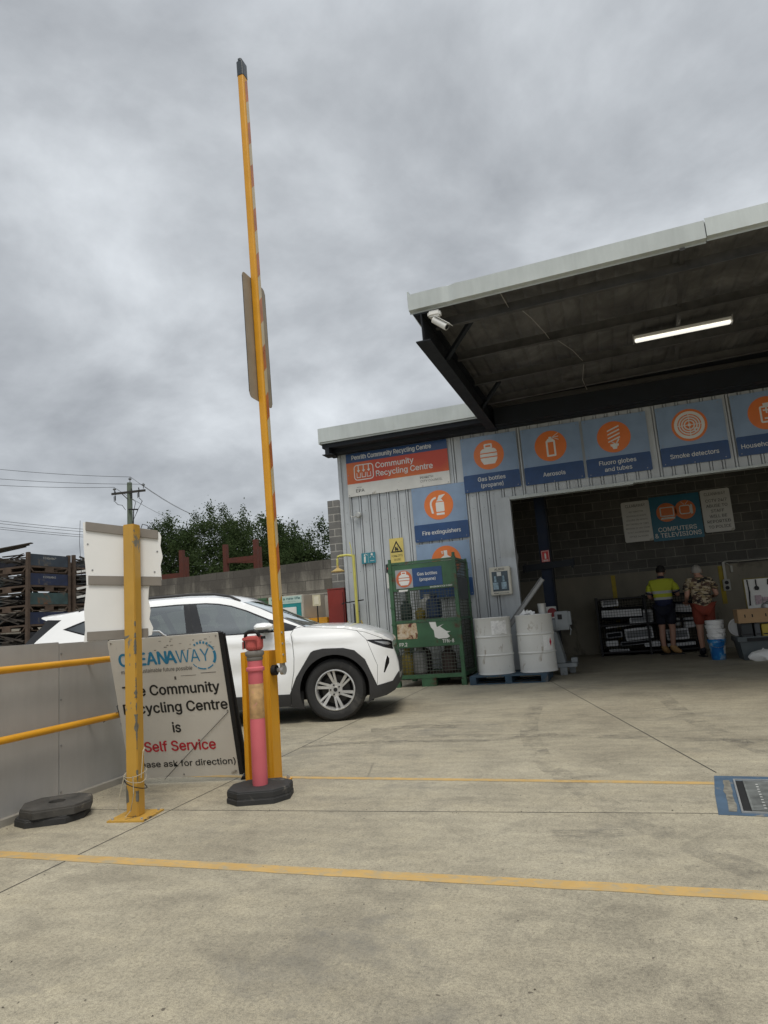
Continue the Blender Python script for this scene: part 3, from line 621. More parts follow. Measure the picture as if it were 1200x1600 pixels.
# outside wall light socket & conduit
s = thing('wall_lamp', 'small round grey wall lamp on bent conduit near the shed corner', 'lamp', (-4.36, 11.87, 3.12))
m = MB(); m.lathe([(.03, 0), (.055, .02), (.055, .07), (.04, .085)], 16, Matrix.Rotation(R(90), 4, 'X')); m.build('lamp_head', GALV, s, smooth=True)
m = MB(); m.path([(-.02, -.02, 0), (-.14, -.02, -.02), (-.18, -.02, .02), (-.18, -.02, .38)], .011); m.build('conduit', GALV, s, smooth=True)
# ceiling light + cctv
s = thing('batten_light', 'long fluorescent batten light glowing under the canopy', 'light', (1.33, 9.32, 4.615))
ang = math.atan2(-.05, 1.24)
RM = Matrix.Rotation(ang, 4, 'Z')
m = MB(RM); m.box(-.60, .60, -.06, .06, -.002, .04); m.build('housing', WHITE, s, bevel=.006)
m = MB(RM); m.box(-.59, .59, -.045, .045, -.032, -.003); m.build('diffuser', emat('lit_diffuser', (1, .97, .88), .62), s, bevel=.01)
m = MB(RM); m.box(-.612, -.601, -.062, .062, -.034, .062); m.box(.601, .612, -.062, .062, -.034, .062); m.build('end_cap', pm('grey_plastic', (.3, .3, .3), .5), s)
s = thing('security_camera', 'white bullet security camera under the front corner of the canopy', 'camera', (-1.50, 7.02, 4.53))
m = MB(); m.box(-.075, .075, -.05, .055, -.075, 0); m.build('junction_box', WHITE, s, bevel=.02)
m = MB(); m.path([(0, -.01, -.07), (0, -.02, -.12), (.03, -.03, -.14)], .017); m.build('bracket', WHITE, s, smooth=True)
d = Vector((.60, -.12, -.52)).normalized(); a = Vector((-.01, -.03, -.115)); m = MB(); m.tube(a, a+d*.20, .037, .04, 20); m.build('body', WHITE, s, smooth=True)
m = MB(); m.tube(a+d*.2005, a+d*.204, .03, .03, 20); m.build('lens', BLACK, s)
q = d.to_track_quat('X', 'Z').to_matrix().to_4x4(); m = MB(Matrix.Translation(a) @ q); m.box(.0, .235, -.045, .045, .040, .046); m.build('sun_hood', WHITE, s)
# interior signs
CY = 15.885
TEXD = pm('grey_lettering', (.10, .10, .10), .6)
def notice(label, x, z, w, h, lines):
    s = rich_sign('notice_board', label, 'sign', x, z, w, h, CY, base=SIGNW, rad=.04)
    return s
s = notice('white CLEANAWAY notice with seven lines of rules, left of the teal sign', .47, 2.40, .60, .91, 0)
text('CLEANAWAY', INK, s, .30, .78, -.0105, .42, .065, .0, 'c')
for k, (ln, ww) in enumerate([('NOT PERMITTED', .3), ('HOUSEHOLD WASTE', .42), ('LIQUIDS OR PAINTS', .45), ('MATTRESSES OR TYRES', .47), ('REMOVAL OF ANY ITEMS', .50), ('IS NOT ALLOWED HERE', .45), ('OFFICE 24 HOURS', .40)]):
    text(ln, TEXD, s, .30, .66-k*.093, -.0105, ww, .033, .0, 'c')
s = rich_sign('material_sign', 'teal COMPUTERS & TELEVISIONS sign on the block wall inside the bay', 'sign', 1.065, 2.36, 1.03, .99, CY, base=pm('deep_teal', (.008, .13, .21), .4, var=.08), rad=.02)
m = MB(); m.prism(disc(.335, .62, .21), -.0105, -.0086); m.prism(disc(.72, .64, .21), -.0105, -.0086); m.build('roundel', ORANGE, s)
m = MB(); rframe(m, .20, .49, .53, .74, .02, .022, -.0125, -.0106); m.prism([(.20, .47), (.50, .47), (.48, .51), (.22, .51)], -.0125, -.0106)
rframe(m, .60, .83, .54, .74, .05, .022, -.0125, -.0106); m.prism([(.83, .53), (.87, .54), (.87, .73), (.83, .75)], -.0125, -.0106)
m.bar((.71, -.0115, .75), (.65, -.0115, .82), .01, .002, (0, 1, 0)); m.bar((.73, -.0115, .75), (.80, -.0115, .83), .01, .002, (0, 1, 0)); m.build('icon', WH, s)
text('COMPUTERS', WH, s, .12, .20, -.0125, .78, .095, .02); text('& TELEVISIONS', WH, s, .04, .07, -.0125, .94, .095, .02)
s = notice('white CLEANAWAY notice reading CCTV 24/7, right of the teal sign', 2.12, 2.44, .585, .93, 0)
text('CLEANAWAY', INK, s, .29, .80, -.0105, .42, .065, .0, 'c')
for k, (ln, ww) in enumerate([('CCTV 24/7', .42), ('ABUSE TO', .42), ('STAFF', .26), ('WILL BE', .34), ('REPORTED', .46), ('TO POLICE', .44)]):
    text(ln, TEXD, s, .30, .655-k*.115, -.0105, ww, .062, .015, 'c')
# red extinguisher sign and disc on the column
s = rich_sign('extinguisher_sign', 'small red fire extinguisher sign on the dark blue column', 'sign', -1.14, 1.955, .15, .215, 12.888, base=pm('fire_red', (.50, .02, .02), .45))
m = MB(); rframe(m, .008, .142, .008, .207, .005, .006, -.0105, -.0086); m.box(.06, .09, -.0105, -.0086, .06, .15); m.box(.066, .084, -.0105, -.0086, .155, .17); m.box(.03, .12, -.0105, -.0086, .025, .04); m.build('icon', WH, s)
s = rich_sign('equipment_sign', 'small white sign with dark red disc low on the blue column', 'sign', -1.16, .90, .20, .22, 12.888, base=SIGNW)
m = MB(); m.prism(disc(.10, .11, .085), -.0105, -.0086); m.build('disc', pm('dull_red', (.25, .025, .03), .5), s)
# ================================================================== LEFT FOREGROUND
# grey sheet barrier with two handrails
s = thing('ramp_barrier', 'grey sheet-metal barrier wall with two yellow handrails at left', 'barrier', (-3.87, 4.50, 0))
GS = galv('grey_barrier_sheet', (.42, .41, .39), .45, .12, .08)
m = MB(); m.box(-.03, 0, -.535, .18, .0, 1.125); m.build('sheet_panel', GS, s, bevel=.003); m = MB(); m.box(-.03, 0, -6.2, -.540, .0, 1.135); m.build('sheet_panel', GS, s, bevel=.003)
m = MB(); m.box(0, .045, -6.2, .16, 0, .045); m.build('kerb_angle', pm('pale_angle', (.30, .28, .24), .7), s)
for z, e in ((.985, .0), (.545, .02)):
    m = MB(); m.tube((.09, -6.2, z+.02), (.09, e, z-.01), .024, n=20); m.build('handrail', YELLOW, s, smooth=True)
    m = MB()
    for y in (-.25, -2.2, -4.2): m.path([(.09, y, z-.0), (.05, y, z-.03), (-.01, y, z-.03)], .01)
    m.build('rail_bracket', YELLOW, s, smooth=True)
m = MB()
for z in (.08, .40, .72, 1.05): m.tube((0, -.52, z), (.004, -.52, z), .007, n=8)
m.build('rivet', SC, s)
# black wire tangle at handrail end
m = MB(); rnd = random.Random(4)
m.path([(.09, -.03, .55), (.12, .02, .60), (.09, .04, .64), (.07, -.02, .60), (.13, -.06, .53), (.11, 0, .47), (.16, .05, .52), (.2, .03, .46), (.22, 0, .36)], .004, 6)
m.path([(.10, -.01, .47), (.13, -.02, .40), (.19, -.06, .25), (.25, -.10, .15)], .004, 6); m.path([(.05, -.15, .50), (.12, -.05, .57), (.16, -.02, .55)], .003, 6)
m.build('tie_wire', BLACK, s, smooth=True)
# rubber bases stack
def rubber_mesh(h=.058):
    pts = []
    for x, y in ((-.21, -.085), (-.21, .085), (-.12, .19), (.12, .19), (.21, .085), (.21, -.085), (.12, -.19), (-.12, -.19)): pts.append((x, y))
    m = MB(); n = len(pts)
    rings_ = [(1.0, 0), (1.0, h*.70), (.985, h*.76), (.98, h*.93), (.955, h)]
    P = [(x*k, y*k, z) for k, z in rings_ for x, y in pts]; F = [(j*n+i, j*n+(i+1) % n, (j+1)*n+(i+1) % n, (j+1)*n+i) for j in range(len(rings_)-1) for i in range(n)]
    # top with round hole
    q = 24; o = len(P); P += [(.052*math.cos(2*PI*i/q), .052*math.sin(2*PI*i/q), h) for i in range(q)]; P += [(.05*math.cos(2*PI*i/q), .05*math.sin(2*PI*i/q), .004) for i in range(q)]
    top0 = (len(rings_)-1)*n
    import bisect
    angs = [(math.atan2(P[top0+i][1], P[top0+i][0]) % (2*PI), top0+i) for i in range(n)]
    angs.sort()
    for i in range(q):
        a = 2*PI*(i+.5)/q; nx = min(angs, key=lambda t: abs((t[0]-a+PI) % (2*PI)-PI))[1]; a2 = 2*PI*(i+1.5)/q; nx2 = min(angs, key=lambda t: abs((t[0]-a2+PI) % (2*PI)-PI))[1]
        F.append((o+i, o+(i+1) % q, nx))
        if nx2 != nx: F.append((o+(i+1) % q, nx2, nx))
        F.append((o+i, o+q+i, o+q+(i+1) % q, o+(i+1) % q))
    F += [tuple(o+q+i for i in range(q)), tuple(range(n-1, -1, -1))]
    m.add(P, F)
    return m
rb = rubber_mesh(.062); o = rb.build('rubber_base', RUBBER, bevel=.0); o.location = (-3.62, 3.66, .0); o.scale = (1.0, .98, .80); o.rotation_euler = (0, 0, R(30)); tag(o, 'black octagonal rubber bollard base lying on the concrete, underneath another', 'rubber base', 'stacked spare rubber bases')
for vv in o.data.vertices: pass
rt = pm('dusty_rubber', (.05, .047, .042), .85, var=.4, scale=12, dirt=(.13, .115, .09), dirt_amt=.02, dscale=9, bump=.4)
o2 = rubber_mesh(.07).build('rubber_base', rt); o2.location = (-3.60, 3.67, .050); o2.scale = (1.0, .98, .80); o2.rotation_euler = (0, 0, R(38)); tag(o2, 'dusty octagonal rubber bollard base with round hole, on top of the stack', 'rubber base', 'stacked spare rubber bases')
# left post with boards
s = thing('sign_post', 'chipped yellow square post with torn white boards on its back', 'sign post', (-3.03, 3.735, 0))
q45 = R(7.4)
PM = Matrix.Rotation(q45, 4, 'Z')
m = MB(PM); m.box(-.041, .041, -.041, .041, .008, 1.885); m.build('post', YPOST, s, bevel=.005)
m = MB(PM); rnd = random.Random(11)
for z0, z1, wm in ((.10, .17, .012), (.22, .30, .008), (.42, .64, .011), (.66, .71, .007), (.74, .87, .018), (.93, .97, .006), (1.02, 1.12, .012), (1.125, 1.16, .02), (1.20, 1.24, .005)):
    z = z0; P = []; c_ = rnd.uniform(.5, 1.3)
    while z < z1: c_ = max(.15, min(1.8, c_+rnd.uniform(-.5, .5))); P.append((z, c_*wm)); z += .008
    if len(P) < 2: continue
    Lf = [(.0413-w_, z) for z, w_ in P]+[(.0413, z) for z, w_ in P[::-1]]; m.prism(Lf, -.0417, -.0412)
    Rf = [(-.0413+w_*.8, z) for z, w_ in P]+[(-.0413, z) for z, w_ in P[::-1]]; m.prism([(a, b) for a, b in Rf], .0411, .0416, 'yz')
m.prism([(-.040, 1.115), (-.01, 1.13), (.0, 1.145), (-.02, 1.14), (-.040, 1.138)], -.0417, -.0412)
m.prism([(-.041, .09), (-.02, .10), (-.025, .16), (-.041, .2)], -.0417, -.0412)
m.build('bare_metal_chips', pm('bare_grey_metal', (.15, .15, .13), .5, .3, var=.3, scale=30), s)
m = MB(PM); m.box(-.125, .125, -.125, .125, 0, .010); m.build('base_plate', chipped('chipped_plate', (.48, .28, .05), (.09, .07, .05), .08), s)
m = MB(PM)
for a in (-.10, .10):
    for b_ in (-.10, .10): m.tube((a, b_, .010), (a, b_, .02), .009, n=6)
m.build('anchor_bolt', GALV, s)
th = R(25); BMx = Matrix.Translation((.0, .075, 0)) @ Matrix.Rotation(th, 4, 'Z')
WB = pm('torn_white_board', (.74, .74, .72), .5, var=.04, scale=3, dirt=(.45, .43, .39), dirt_amt=-.06)
up_ = [(-.372, 1.50), (-.375, 1.58), (-.39, 1.75), (-.395, 1.935), (-.34, 1.925), (0, 1.865), (.145, 1.835), (.158, 1.80), (.15, 1.74), (.165, 1.66), (.148, 1.60), (.155, 1.50)]
m = MB(BMx); m.prism([(a*.94, b) for a, b in up_], 0.002, .006); m.build('upper_board', WB, s); m = MB(BMx); [m.prism(disc(a, b, .006, 8), -.001, .0019) for a, b in ((-.34, 1.78), (-.31, 1.60), (.12, 1.70), (.10, 1.56))]; m.build('screw', SC, s)
lo_ = [(-.385, 1.12), (-.375, 1.20), (-.382, 1.34), (-.37, 1.44), (-.365, 1.499), (.07, 1.499), (.06, 1.44), (.055, 1.38), (.07, 1.30), (.06, 1.24), (.085, 1.18), (.075, 1.135), (.03, 1.125), (-.1, 1.125)]
m = MB(BMx); m.prism([(a*.96, b) for a, b in lo_], .0035, .0075); m.build('lower_board', WB, s)
BT = pm('grey_batten', (.205, .185, .16), .7, var=.12)
for (x0, z0, x1, z1, hh) in ((-.352, 1.905, .128, 1.815, .062), (-.335, 1.532, .145, 1.492, .062), (-.345, 1.155, .05, 1.150, .062)):
    m = MB(BMx); m.prism([(x0, z0-hh/2), (x1, z1-hh/2), (x1, z1+hh/2), (x0, z0+hh/2)], -.010, .0015); m.build('batten', BT, s, bevel=.002)
m = MB(); 
def loop(r, z, tz, ph, off=.0): return [((r+off*math.sin(3*a))*math.cos(a+ph), (r+off*math.cos(2*a))*math.sin(a+ph), z+tz*math.sin(a)) for a in [2*PI*i/20 for i in range(21)]]
m.path(loop(.066, .27, .02, 0, .004), .0022, 6); m.path(loop(.067, .245, .03, 1, .004), .0022, 6); m.path([(.03, -.062, .26), (.05, -.08, .16), (.03, -.085, .06), (-.01, -.09, .02)], .003, 6); m.path([(-.03, -.065, .27), (-.06, -.08, .14), (-.065, -.09, .04)], .003, 6); m.path([(.06, -.02, .24), (.062, .0, .40), (.058, .02, .42)], .003, 6)
m.build('white_rope', pm('white_rope', (.40, .36, .27), .8), s, smooth=True)
m = MB(); m.path(loop(.069, .20, .03, 2, .005), .003, 6); m.build('black_wire', BLACK, s, smooth=True)
m = MB(BMx); m.path([(.01, .004, 1.86), (.02, .02, 1.90), (.05, .02, 1.89), (.08, .01, 1.86)], .003, 6); m.path([(-.38, .01, 1.5), (-.40, .02, 1.8), (-.395, .02, 1.95)], .0015, 5); m.build('wire_hook', DARKS, s)
# A-frame sign
s = thing('a_frame_sign', 'leaning white CLEANAWAY A-frame board reading The Community Recycling Centre is Self Service', 'sign', (-3.257, 4.581, .048))
s.rotation_euler = Matrix((Matrix.Rotation(R(9.4), 3, 'Z') @ Matrix.Rotation(R(15.9), 3, 'X'))).to_euler()
w2, hh = .4465, 1.114
m = MB(); m.prism(rrect(-w2, w2, 0, hh, .02), -.008, 0); m.build('panel', pm('grimy_white_panel', (.58, .555, .50), .5, var=.08, scale=2, dirt=(.30, .27, .22), dirt_amt=-.03, dscale=4), s)
CBL = pm('print_blue', (.02, .20, .36), .4); CRD = pm('print_red', (.46, .02, .035), .4)
text('CLEAN', CBL, s, -.376, .905, -.0095, .385, .095, .035); text('A', CBL, s, .0, .905, -.0095, .085, .095, .035); text('WAY', CBL, s, .085, .905, -.0095, .265, .095, -.012)
m = MB()
for a0, a1, r0, r1 in ((-35, 20, .088, .108), (25, 55, .094, .106), (60, 68, .094, .112), (74, 82, .094, .112), (88, 96, .094, .112), (102, 110, .094, .112), (117, 124, .094, .110), (-75, -45, .097, .106), (-120, -82, .096, .106), (-145, -125, .098, .104)): ring(m, .295, .945, r0, r1, -.0095, -.0082, a0, a1, 10)
m.build('swirl_logo', CBL, s)
text('making a sustainable future possible', pm('print_grey', (.10, .09, .085), .5), s, -.376, .845, -.0095, .575, .030, .008, ital=.18)
text('The Community', INK, s, -.386, .665, -.0095, .775, .078, .03); text('Recycling Centre', INK, s, -.405, .525, -.0095, .835, .078, .03)
text('is', INK, s, 0, .362, -.0095, .062, .078, .03, 'c'); text('Self Service', CRD, s, .002, .215, -.0095, .575, .078, .03, 'c')
text('(Please ask for direction)', INK, s, .0, .088, -.0095, .855, .048, .02, 'c')
m = MB(); rnd = random.Random(2)
for k in range(22):
    x = rnd.uniform(-.3, .4); z = rnd.uniform(.99, 1.09); l = rnd.uniform(.004, .03); m.box(x, x+l, -.0092, -.0081, z, z+rnd.uniform(.002, .005))
m.box(.10, .22, -.0092, -.0081, .80, .803); m.box(.26, .38, -.0092, -.0081, .812, .816); m.box(.045, .06, -.0092, -.0081, .775, .80)
m.build('scratches', pm('scratch_dark', (.10, .09, .08), .8), s)
m = MB(); m.bar((w2+.012, .0, .0), (w2+.012, .0, hh), .022, .03); m.bar((-w2, .016, hh-.01), (w2, .016, hh-.01), .024, .024); m.bar((w2+.034, .045, -.06), (w2+.014, .03, hh-.02), .024, .03); m.bar((-w2+.01, .045, -.03), (-w2+.01, .03, hh-.02), .024, .03); m.build('frame', BLACK, s)
m = MB(); m.tube((w2+.02, .01, -.055), (w2+.02, .07, -.055), .028, n=16); m.build('foot_wheel', BLACK, s, smooth=True)
m = MB(); m.path([(-.13, -.0, hh), (-.12, .0, hh+.035), (-.08, 0, hh+.045), (-.02, 0, hh+.04), (.01, 0, hh+.01), (.03, 0, hh)], .007); m.build('handle', SILV, s, smooth=True)
m = MB(); m.path([(.43, -.012, .50), (.0, -.014, .13), (-.16, -.015, -.01)], .002, 5); m.build('cord', BLACK, s)
m = MB()
for a, b_ in ((.42, 1.09), (.425, .51), (.42, .03), (0, .02), (-.42, 1.09)): m.prism(disc(a, b_, .007, 8), -.011, -.008)
m.build('screw', SC, s)
# boom barrier
s = thing('boom_barrier', 'tall yellow boom gate raised upright on its channel post', 'boom gate', (-2.55, 4.55, 0))
m = MB(); m.box(-.12, .115, .045, .055, .01, .955); m.box(-.12, -.11, -.07, .0449, .01, .955); m.box(.105, .115, -.07, .0449, .01, .955); m.box(-.1099, -.085, -.07, -.062, .01, .955); m.box(.08, .1049, -.07, -.062, .01, .955)
m.build('channel_post', YELLOW, s, bevel=.002)
m = MB(Matrix.Rotation(R(10), 4, 'Z')); m.box(-.155, .17, -.13, .13, 0, .010); m.build('base_plate', YELLOW, s, bevel=.002)
m = MB(Matrix.Rotation(R(10), 4, 'Z'))
for a, b_ in ((-.135, .10), (.145, .10), (.145, -.10), (-.135, -.10)): m.tube((a, b_, .01), (a, b_, .028), .013, n=6); m.tube((a, b_, .028), (a, b_, .036), .008, n=8)
m.build('anchor_bolt', GALV, s)
dv = (Vector((-2.45, 4.52, 5.96))-Vector((-2.355, 4.52, .86))); ln = dv.length; AM = Matrix.Translation((.195, -.03, .86)) @ dv.to_track_quat('Z', 'Y').to_matrix().to_4x4()
zr = math.atan2((AM.to_3x3() @ Vector((1, 0, 0))).y, (AM.to_3x3() @ Vector((1, 0, 0))).x)
AM = AM @ Matrix.Rotation(-zr, 4, 'Z')
arm = MB(AM)
arm.prism(rrect(-.029, .029, -.040, .040, .014, 4), 0, ln-.17, 'xy'); arm = arm.build('boom_arm', YELLOW, s, smooth=True)
m = MB(AM); m.prism(rrect(-.032, .032, -.043, .043, .016, 4), ln-.17, ln-.03, 'xy'); m.prism(rrect(-.018, .018, -.04, .04, .014, 4), ln-.03, ln-.0, 'xy'); m.build('end_cap', pm('cap_plastic', (.035, .045, .055), .35), s, bevel=.004)
TW = pm('tape_white', (.50, .42, .28), .3, var=.1); TR_ = pm('tape_red', (.42, .14, .05), .3, var=.25)
z = .45; k = 0
while z < ln-.28:
    L_ = .20; m = MB(AM)
    m.prism([(-.018, z), (.026, z+.05), (.026, z+L_+.05), (-.018, z+L_)], .0292, .0300, 'yz'); z += L_+.001
    m.build(('white_tape', 'red_tape')[k % 2], (TW, TR_)[k % 2], s); k += 1
m = MB(AM); m.prism(rrect(-.165, .20, 2.02, 3.07, .04), -.0325, -.0302, 'yz'); m.build('sign_plate', pm('plate_back', (.27, .225, .165), .55, var=.12), s)
m = MB(AM)
m.box(-.033, -.0295, -.168, -.1655, 2.06, 3.03); m.box(-.033, -.0295, .2005, .2035, 2.06, 3.03)
m.build('plate_edging', BLACK, s)
m = MB(); m.tube((.116, -.02, .81), (.15, -.02, .81), .038, n=20); m.tube((.15, -.02, .81), (.16, -.02, .81), .018, n=12); m.build('pivot_bearing', BLACK, s, smooth=True)
m = MB(); m.tube((.16, -.02, .81), (.19, -.02, .81), .016, n=12); m.tube((.19, -.02, .81), (.215, -.02, .81), .036, n=20); m.bar((.205, -.02, .80), (.200, -.03, .89), .02, .05, (0, 1, 0)); m.build('pivot_hub', GALV, s, smooth=True)
m = MB(AM)
for z in (.06, .14, .22): m.tube((.029, -.02, z), (.035, -.02, z), .008, n=8)
m.build('bolt', GALV, s)
# pink bollard
s = thing('delineator_bollard', 'faded pink flexible bollard with reflective band in black rubber base', 'bollard', (-2.385, 4.19, 0))
MM = Matrix.Rotation(R(18), 4, 'Z')
bb_ = rubber_mesh(.042); bb_.v = [MM @ Vector((p.x*1.0, p.y*.95, p.z)) for p in bb_.v]; bb_.build('rubber_base', RUBBER, s)
b2 = rubber_mesh(.044); b2.v = [Matrix.Translation((0, 0, .042)) @ MM @ Vector((p.x*.99, p.y*.93, p.z)) for p in b2.v]; b2.build('rubber_base', RUBBER, s)
PK = pm('faded_pink_plastic', (.54, .115, .135), .5, var=.08, scale=5, dirt=(.40, .17, .15), dirt_amt=-.02, dscale=8, bump=.1)
m = MB(); m.lathe([(.048, .06), (.052, .1), (.0515, .505), (.049, .52), (.049, .75), (.0515, .76), (.0515, .83), (.062, .838), (.064, .848), (.062, .858), (.0515, .866), (.051, .905)], 32); m.build('tube', PK, s, smooth=True)
m = MB(); m.lathe([(.0495, .52), (.0505, .522), (.0505, .748), (.0495, .75)], 32); m.build('reflective_band', pm('dirty_reflective_band', (.47, .29, .13), .5, var=.3, scale=18, dirt=(.55, .25, .2), dirt_amt=.02, dscale=9), s, smooth=True)
m = MB(); m.lathe([(.051, .906), (.056, .915), (.057, .925), (.052, .93), (.057, .935), (.064, .945), (.066, .957), (.062, .97), (.05, .974)], 32); m.build('collar', pm('grey_rubber_collar', (.17, .16, .145), .6, var=.15), s, smooth=True)
m = MB(); m.lathe([(.045, .974), (.060, .985), (.064, 1.0), (.064, 1.065), (.058, 1.075), (.03, 1.077)], 8, Matrix.Rotation(R(22.5), 4, 'Z')); m.box(-.058, .058, -.068, -.055, 1.045, 1.068); m.box(-.058, -.048, -.068, -.055, .985, 1.044); m.box(.048, .058, -.068, -.055, .985, 1.044)
m.build('cap', pm('cap_red', (.46, .09, .08), .5, var=.1), s, bevel=.005)
m = MB(); m.path([(-.055, -.02, 1.07), (-.045, -.03, 1.095), (-.02, -.03, 1.105), (.02, -.03, 1.108), (.045, -.03, 1.095), (.055, -.02, 1.07)], .013); m.bar((.05, 0, 1.06), (.085, 0, 1.06), .02); m.bar((-.07, 0, .99), (-.07, 0, 1.06), .02); m.build('cap_strap', BLACK, s, smooth=True)

# ================================================================== CAR
def interp(x, xs, ys):
    if x <= xs[0]: return ys[0]
    for i in range(len(xs)-1):
        if x <= xs[i+1]: return ys[i]+(ys[i+1]-ys[i])*(x-xs[i])/(xs[i+1]-xs[i])
    return ys[-1]
def smooth_(a, b, x):
    t = max(0, min(1, (x-a)/(b-a))); return t*t*(3-2*t)
ZS = [.15, .3, .5, .8, 1.0, 1.1, 1.2, 1.48, 1.58, 1.62]; WS = [.86, .90, .92, .925, .90, .86, .81, .675, .61, .5]
def halfw(x, z):
    wv = sum(interp(z+d, ZS, WS) for d in (-.03, 0, .03))/3
    # shoulder crease over the wings and a lower feature line on the doors
    if z < 1.15:
        wv += .016*math.exp(-((z-(.97-.03*(x+1)))/.035)**2)*smooth_(.45, .2, x)
        wv -= .020*math.exp(-((z-(.60+.10*(x+1.2)))/.11)**2)*smooth_(-.45, -.8, x)*smooth_(-2.3, -2.0, x)
        for cx in (0, -2.755):
            rr = math.hypot(x-cx, (z-.36)*1.05); wv += .022*smooth_(.75, .52, rr)
    if x > .15: wv *= 1-.34*((x-.15)/.65)**2.8
    if x < -2.9: wv *= 1-.16*((-2.9-x)/.8)**2
    return wv
def arc(cx, cz, r, a0, a1, n): return [(cx+r*math.cos(R(a0+(a1-a0)*i/n)), cz+r*math.sin(R(a0+(a1-a0)*i/n))) for i in range(n+1)]
def dens(pts, d=.05, closed=True):
    o = []; n = len(pts)
    for i in range(n if closed else n-1):
        a, b = pts[i], pts[(i+1) % n]; k = max(1, int(math.dist(a, b)/d))
        o += [(a[0]+(b[0]-a[0])*j/k, a[1]+(b[1]-a[1])*j/k) for j in range(k)]
    if not closed: o.append(pts[-1])
    return o
FR_IN = arc(.01, .355, .405, -28, 208, 26)      # front arch opening (right to left)
RR_IN = arc(-2.755, .355, .405, -28, 208, 26)
top = [(.706, .80), (.708, .85), (.68, .885), (.593, .947), (.48, .995), (.358, 1.037), (.23, 1.065), (.114, 1.082), (-.1, 1.095), (-.316, 1.102),
       (-.50, 1.185), (-.66, 1.262), (-.87, 1.365), (-1.077, 1.452), (-1.22, 1.50), (-1.38, 1.535), (-1.56, 1.556), (-1.9, 1.567), (-2.253, 1.565), (-2.7, 1.545), (-3.093, 1.506), (-3.40, 1.475), (-3.66, 1.462)]
back = [(-3.655, 1.447), (-3.56, 1.412), (-3.62, 1.35), (-3.74, 1.235), (-3.85, 1.13), (-3.86, 1.03), (-3.80, .9), (-3.80, .6), (-3.76, .42), (-3.66, .30), (-3.3, .26)]
front = [(.46, .225), (.60, .245), (.70, .29), (.76, .37), (.765, .47), (.757, .60), (.735, .70)]
sil = [(.43, .215)]+front+top+back+RR_IN[::-1]+[(-2.3, .20), (-1.4, .195), (-.55, .205)]+FR_IN[::-1]
sil = dens(sil, .04)
GH = [(-.40, 1.115), (-.55, 1.172), (-.742, 1.225), (-1.023, 1.352), (-1.22, 1.425), (-1.38, 1.462), (-1.544, 1.482), (-1.9, 1.492), (-2.227, 1.486), (-2.6, 1.452), (-2.9, 1.405), (-3.065, 1.372), (-3.311, 1.29), (-3.028, 1.205), (-2.6, 1.115), (-2.2, 1.085), (-1.2, 1.068), (-.62, 1.066), (-.46, 1.07)]
WF = [(-.66, 1.085), (-.76, 1.21), (-1.03, 1.338), (-1.23, 1.412), (-1.39, 1.449), (-1.55, 1.468), (-1.665, 1.473), (-1.525, 1.085), (-1.2, 1.082)]
WRr = [(-1.825, 1.477), (-2.22, 1.472), (-2.42, 1.455), (-2.55, 1.435), (-2.44, 1.105), (-2.2, 1.098), (-1.73, 1.09)]
WQ = [(-2.64, 1.428), (-2.9, 1.385), (-3.05, 1.355), (-3.25, 1.288), (-3.02, 1.222), (-2.60, 1.135), (-2.53, 1.12)]
CLF = [(-.43, .533), (-.245, .803), (-.21, .822), (-.10, .838), (.14, .828), (.268, .792), (.384, .68), (.504, .371), (.68, .40), (.757, .50), (.80, .50), (.80, .15), (.3, .15), (-.6, .15), (-.515, .345)]
CLS = [(-.5, .345), (-.5, .1), (-2.35, .1), (-2.35, .37)]
CLR = [(-2.755+.50, .36), (-2.755+.43, .533), (-2.51, .803), (-2.62, .83), (-2.89, .83), (-3.0, .80), (-3.16, .62), (-3.30, .42), (-3.85, .44), (-3.85, .1), (-2.2, .1)]
HL = [(.405, .900), (.48, .855), (.60, .80), (.70, .765), (.745, .765), (.745, .86), (.695, .866), (.60, .893)]
HL2 = [(.50, .878), (.60, .835), (.66, .82), (.69, .83), (.66, .855)]
SLOT = [(.637, .70), (.612, .62), (.585, .51), (.598, .505), (.655, .61), (.66, .66)]
TLt = [(-3.86, 1.03), (-3.84, .93), (-3.6, .96), (-3.72, 1.03)]
TGL = [(-3.36, 1.41), (-3.50, 1.30), (-3.66, 1.17), (-3.77, 1.06), (-3.88, 1.06), (-3.87, 1.15), (-3.64, 1.37), (-3.56, 1.425)]
def pip(p, poly):
    x, y = p; c = False; n = len(poly)
    for i in range(n):
        a, b = poly[i], poly[i-1]
        if (a[1] > y) != (b[1] > y) and x < (b[0]-a[0])*(y-a[1])/(b[1]-a[1])+a[0]: c = not c
    return c
def ribbon(pts, wv=.006):
    L_, R_ = [], []
    for i, p in enumerate(pts):
        a = pts[max(i-1, 0)]; b = pts[min(i+1, len(pts)-1)]; d = Vector((b[0]-a[0], b[1]-a[1])).normalized()
        L_.append((p[0]-d.y*wv/2, p[1]+d.x*wv/2)); R_.append((p[0]+d.y*wv/2, p[1]-d.x*wv/2))
    return L_+R_[::-1]
gaps = [ribbon([(-.36, 1.106), (-.44, 1.09), (-.475, 1.03), (-.455, .9), (-.443, .75), (-.452, .6), (-.49, .42), (-.502, .32), (-.506, .215)]),
        ribbon([(-1.70, 1.08), (-1.66, .9), (-1.62, .6), (-1.60, .35), (-1.60, .21)]),
        ribbon([(-2.56, 1.10), (-2.62, .98), (-2.50, .86), (-2.33, .7), (-2.28, .5), (-2.27, .35)]),
        ribbon([(-1.745, 1.478), (-1.655, 1.09)]), ribbon([(.30, 1.02), (.415, .90), (.52, .60), (.505, .385)], .004), ribbon([(-.36, 1.106), (-.1, 1.075), (.15, 1.05), (.40, .99), (.60, .90)], .004)]
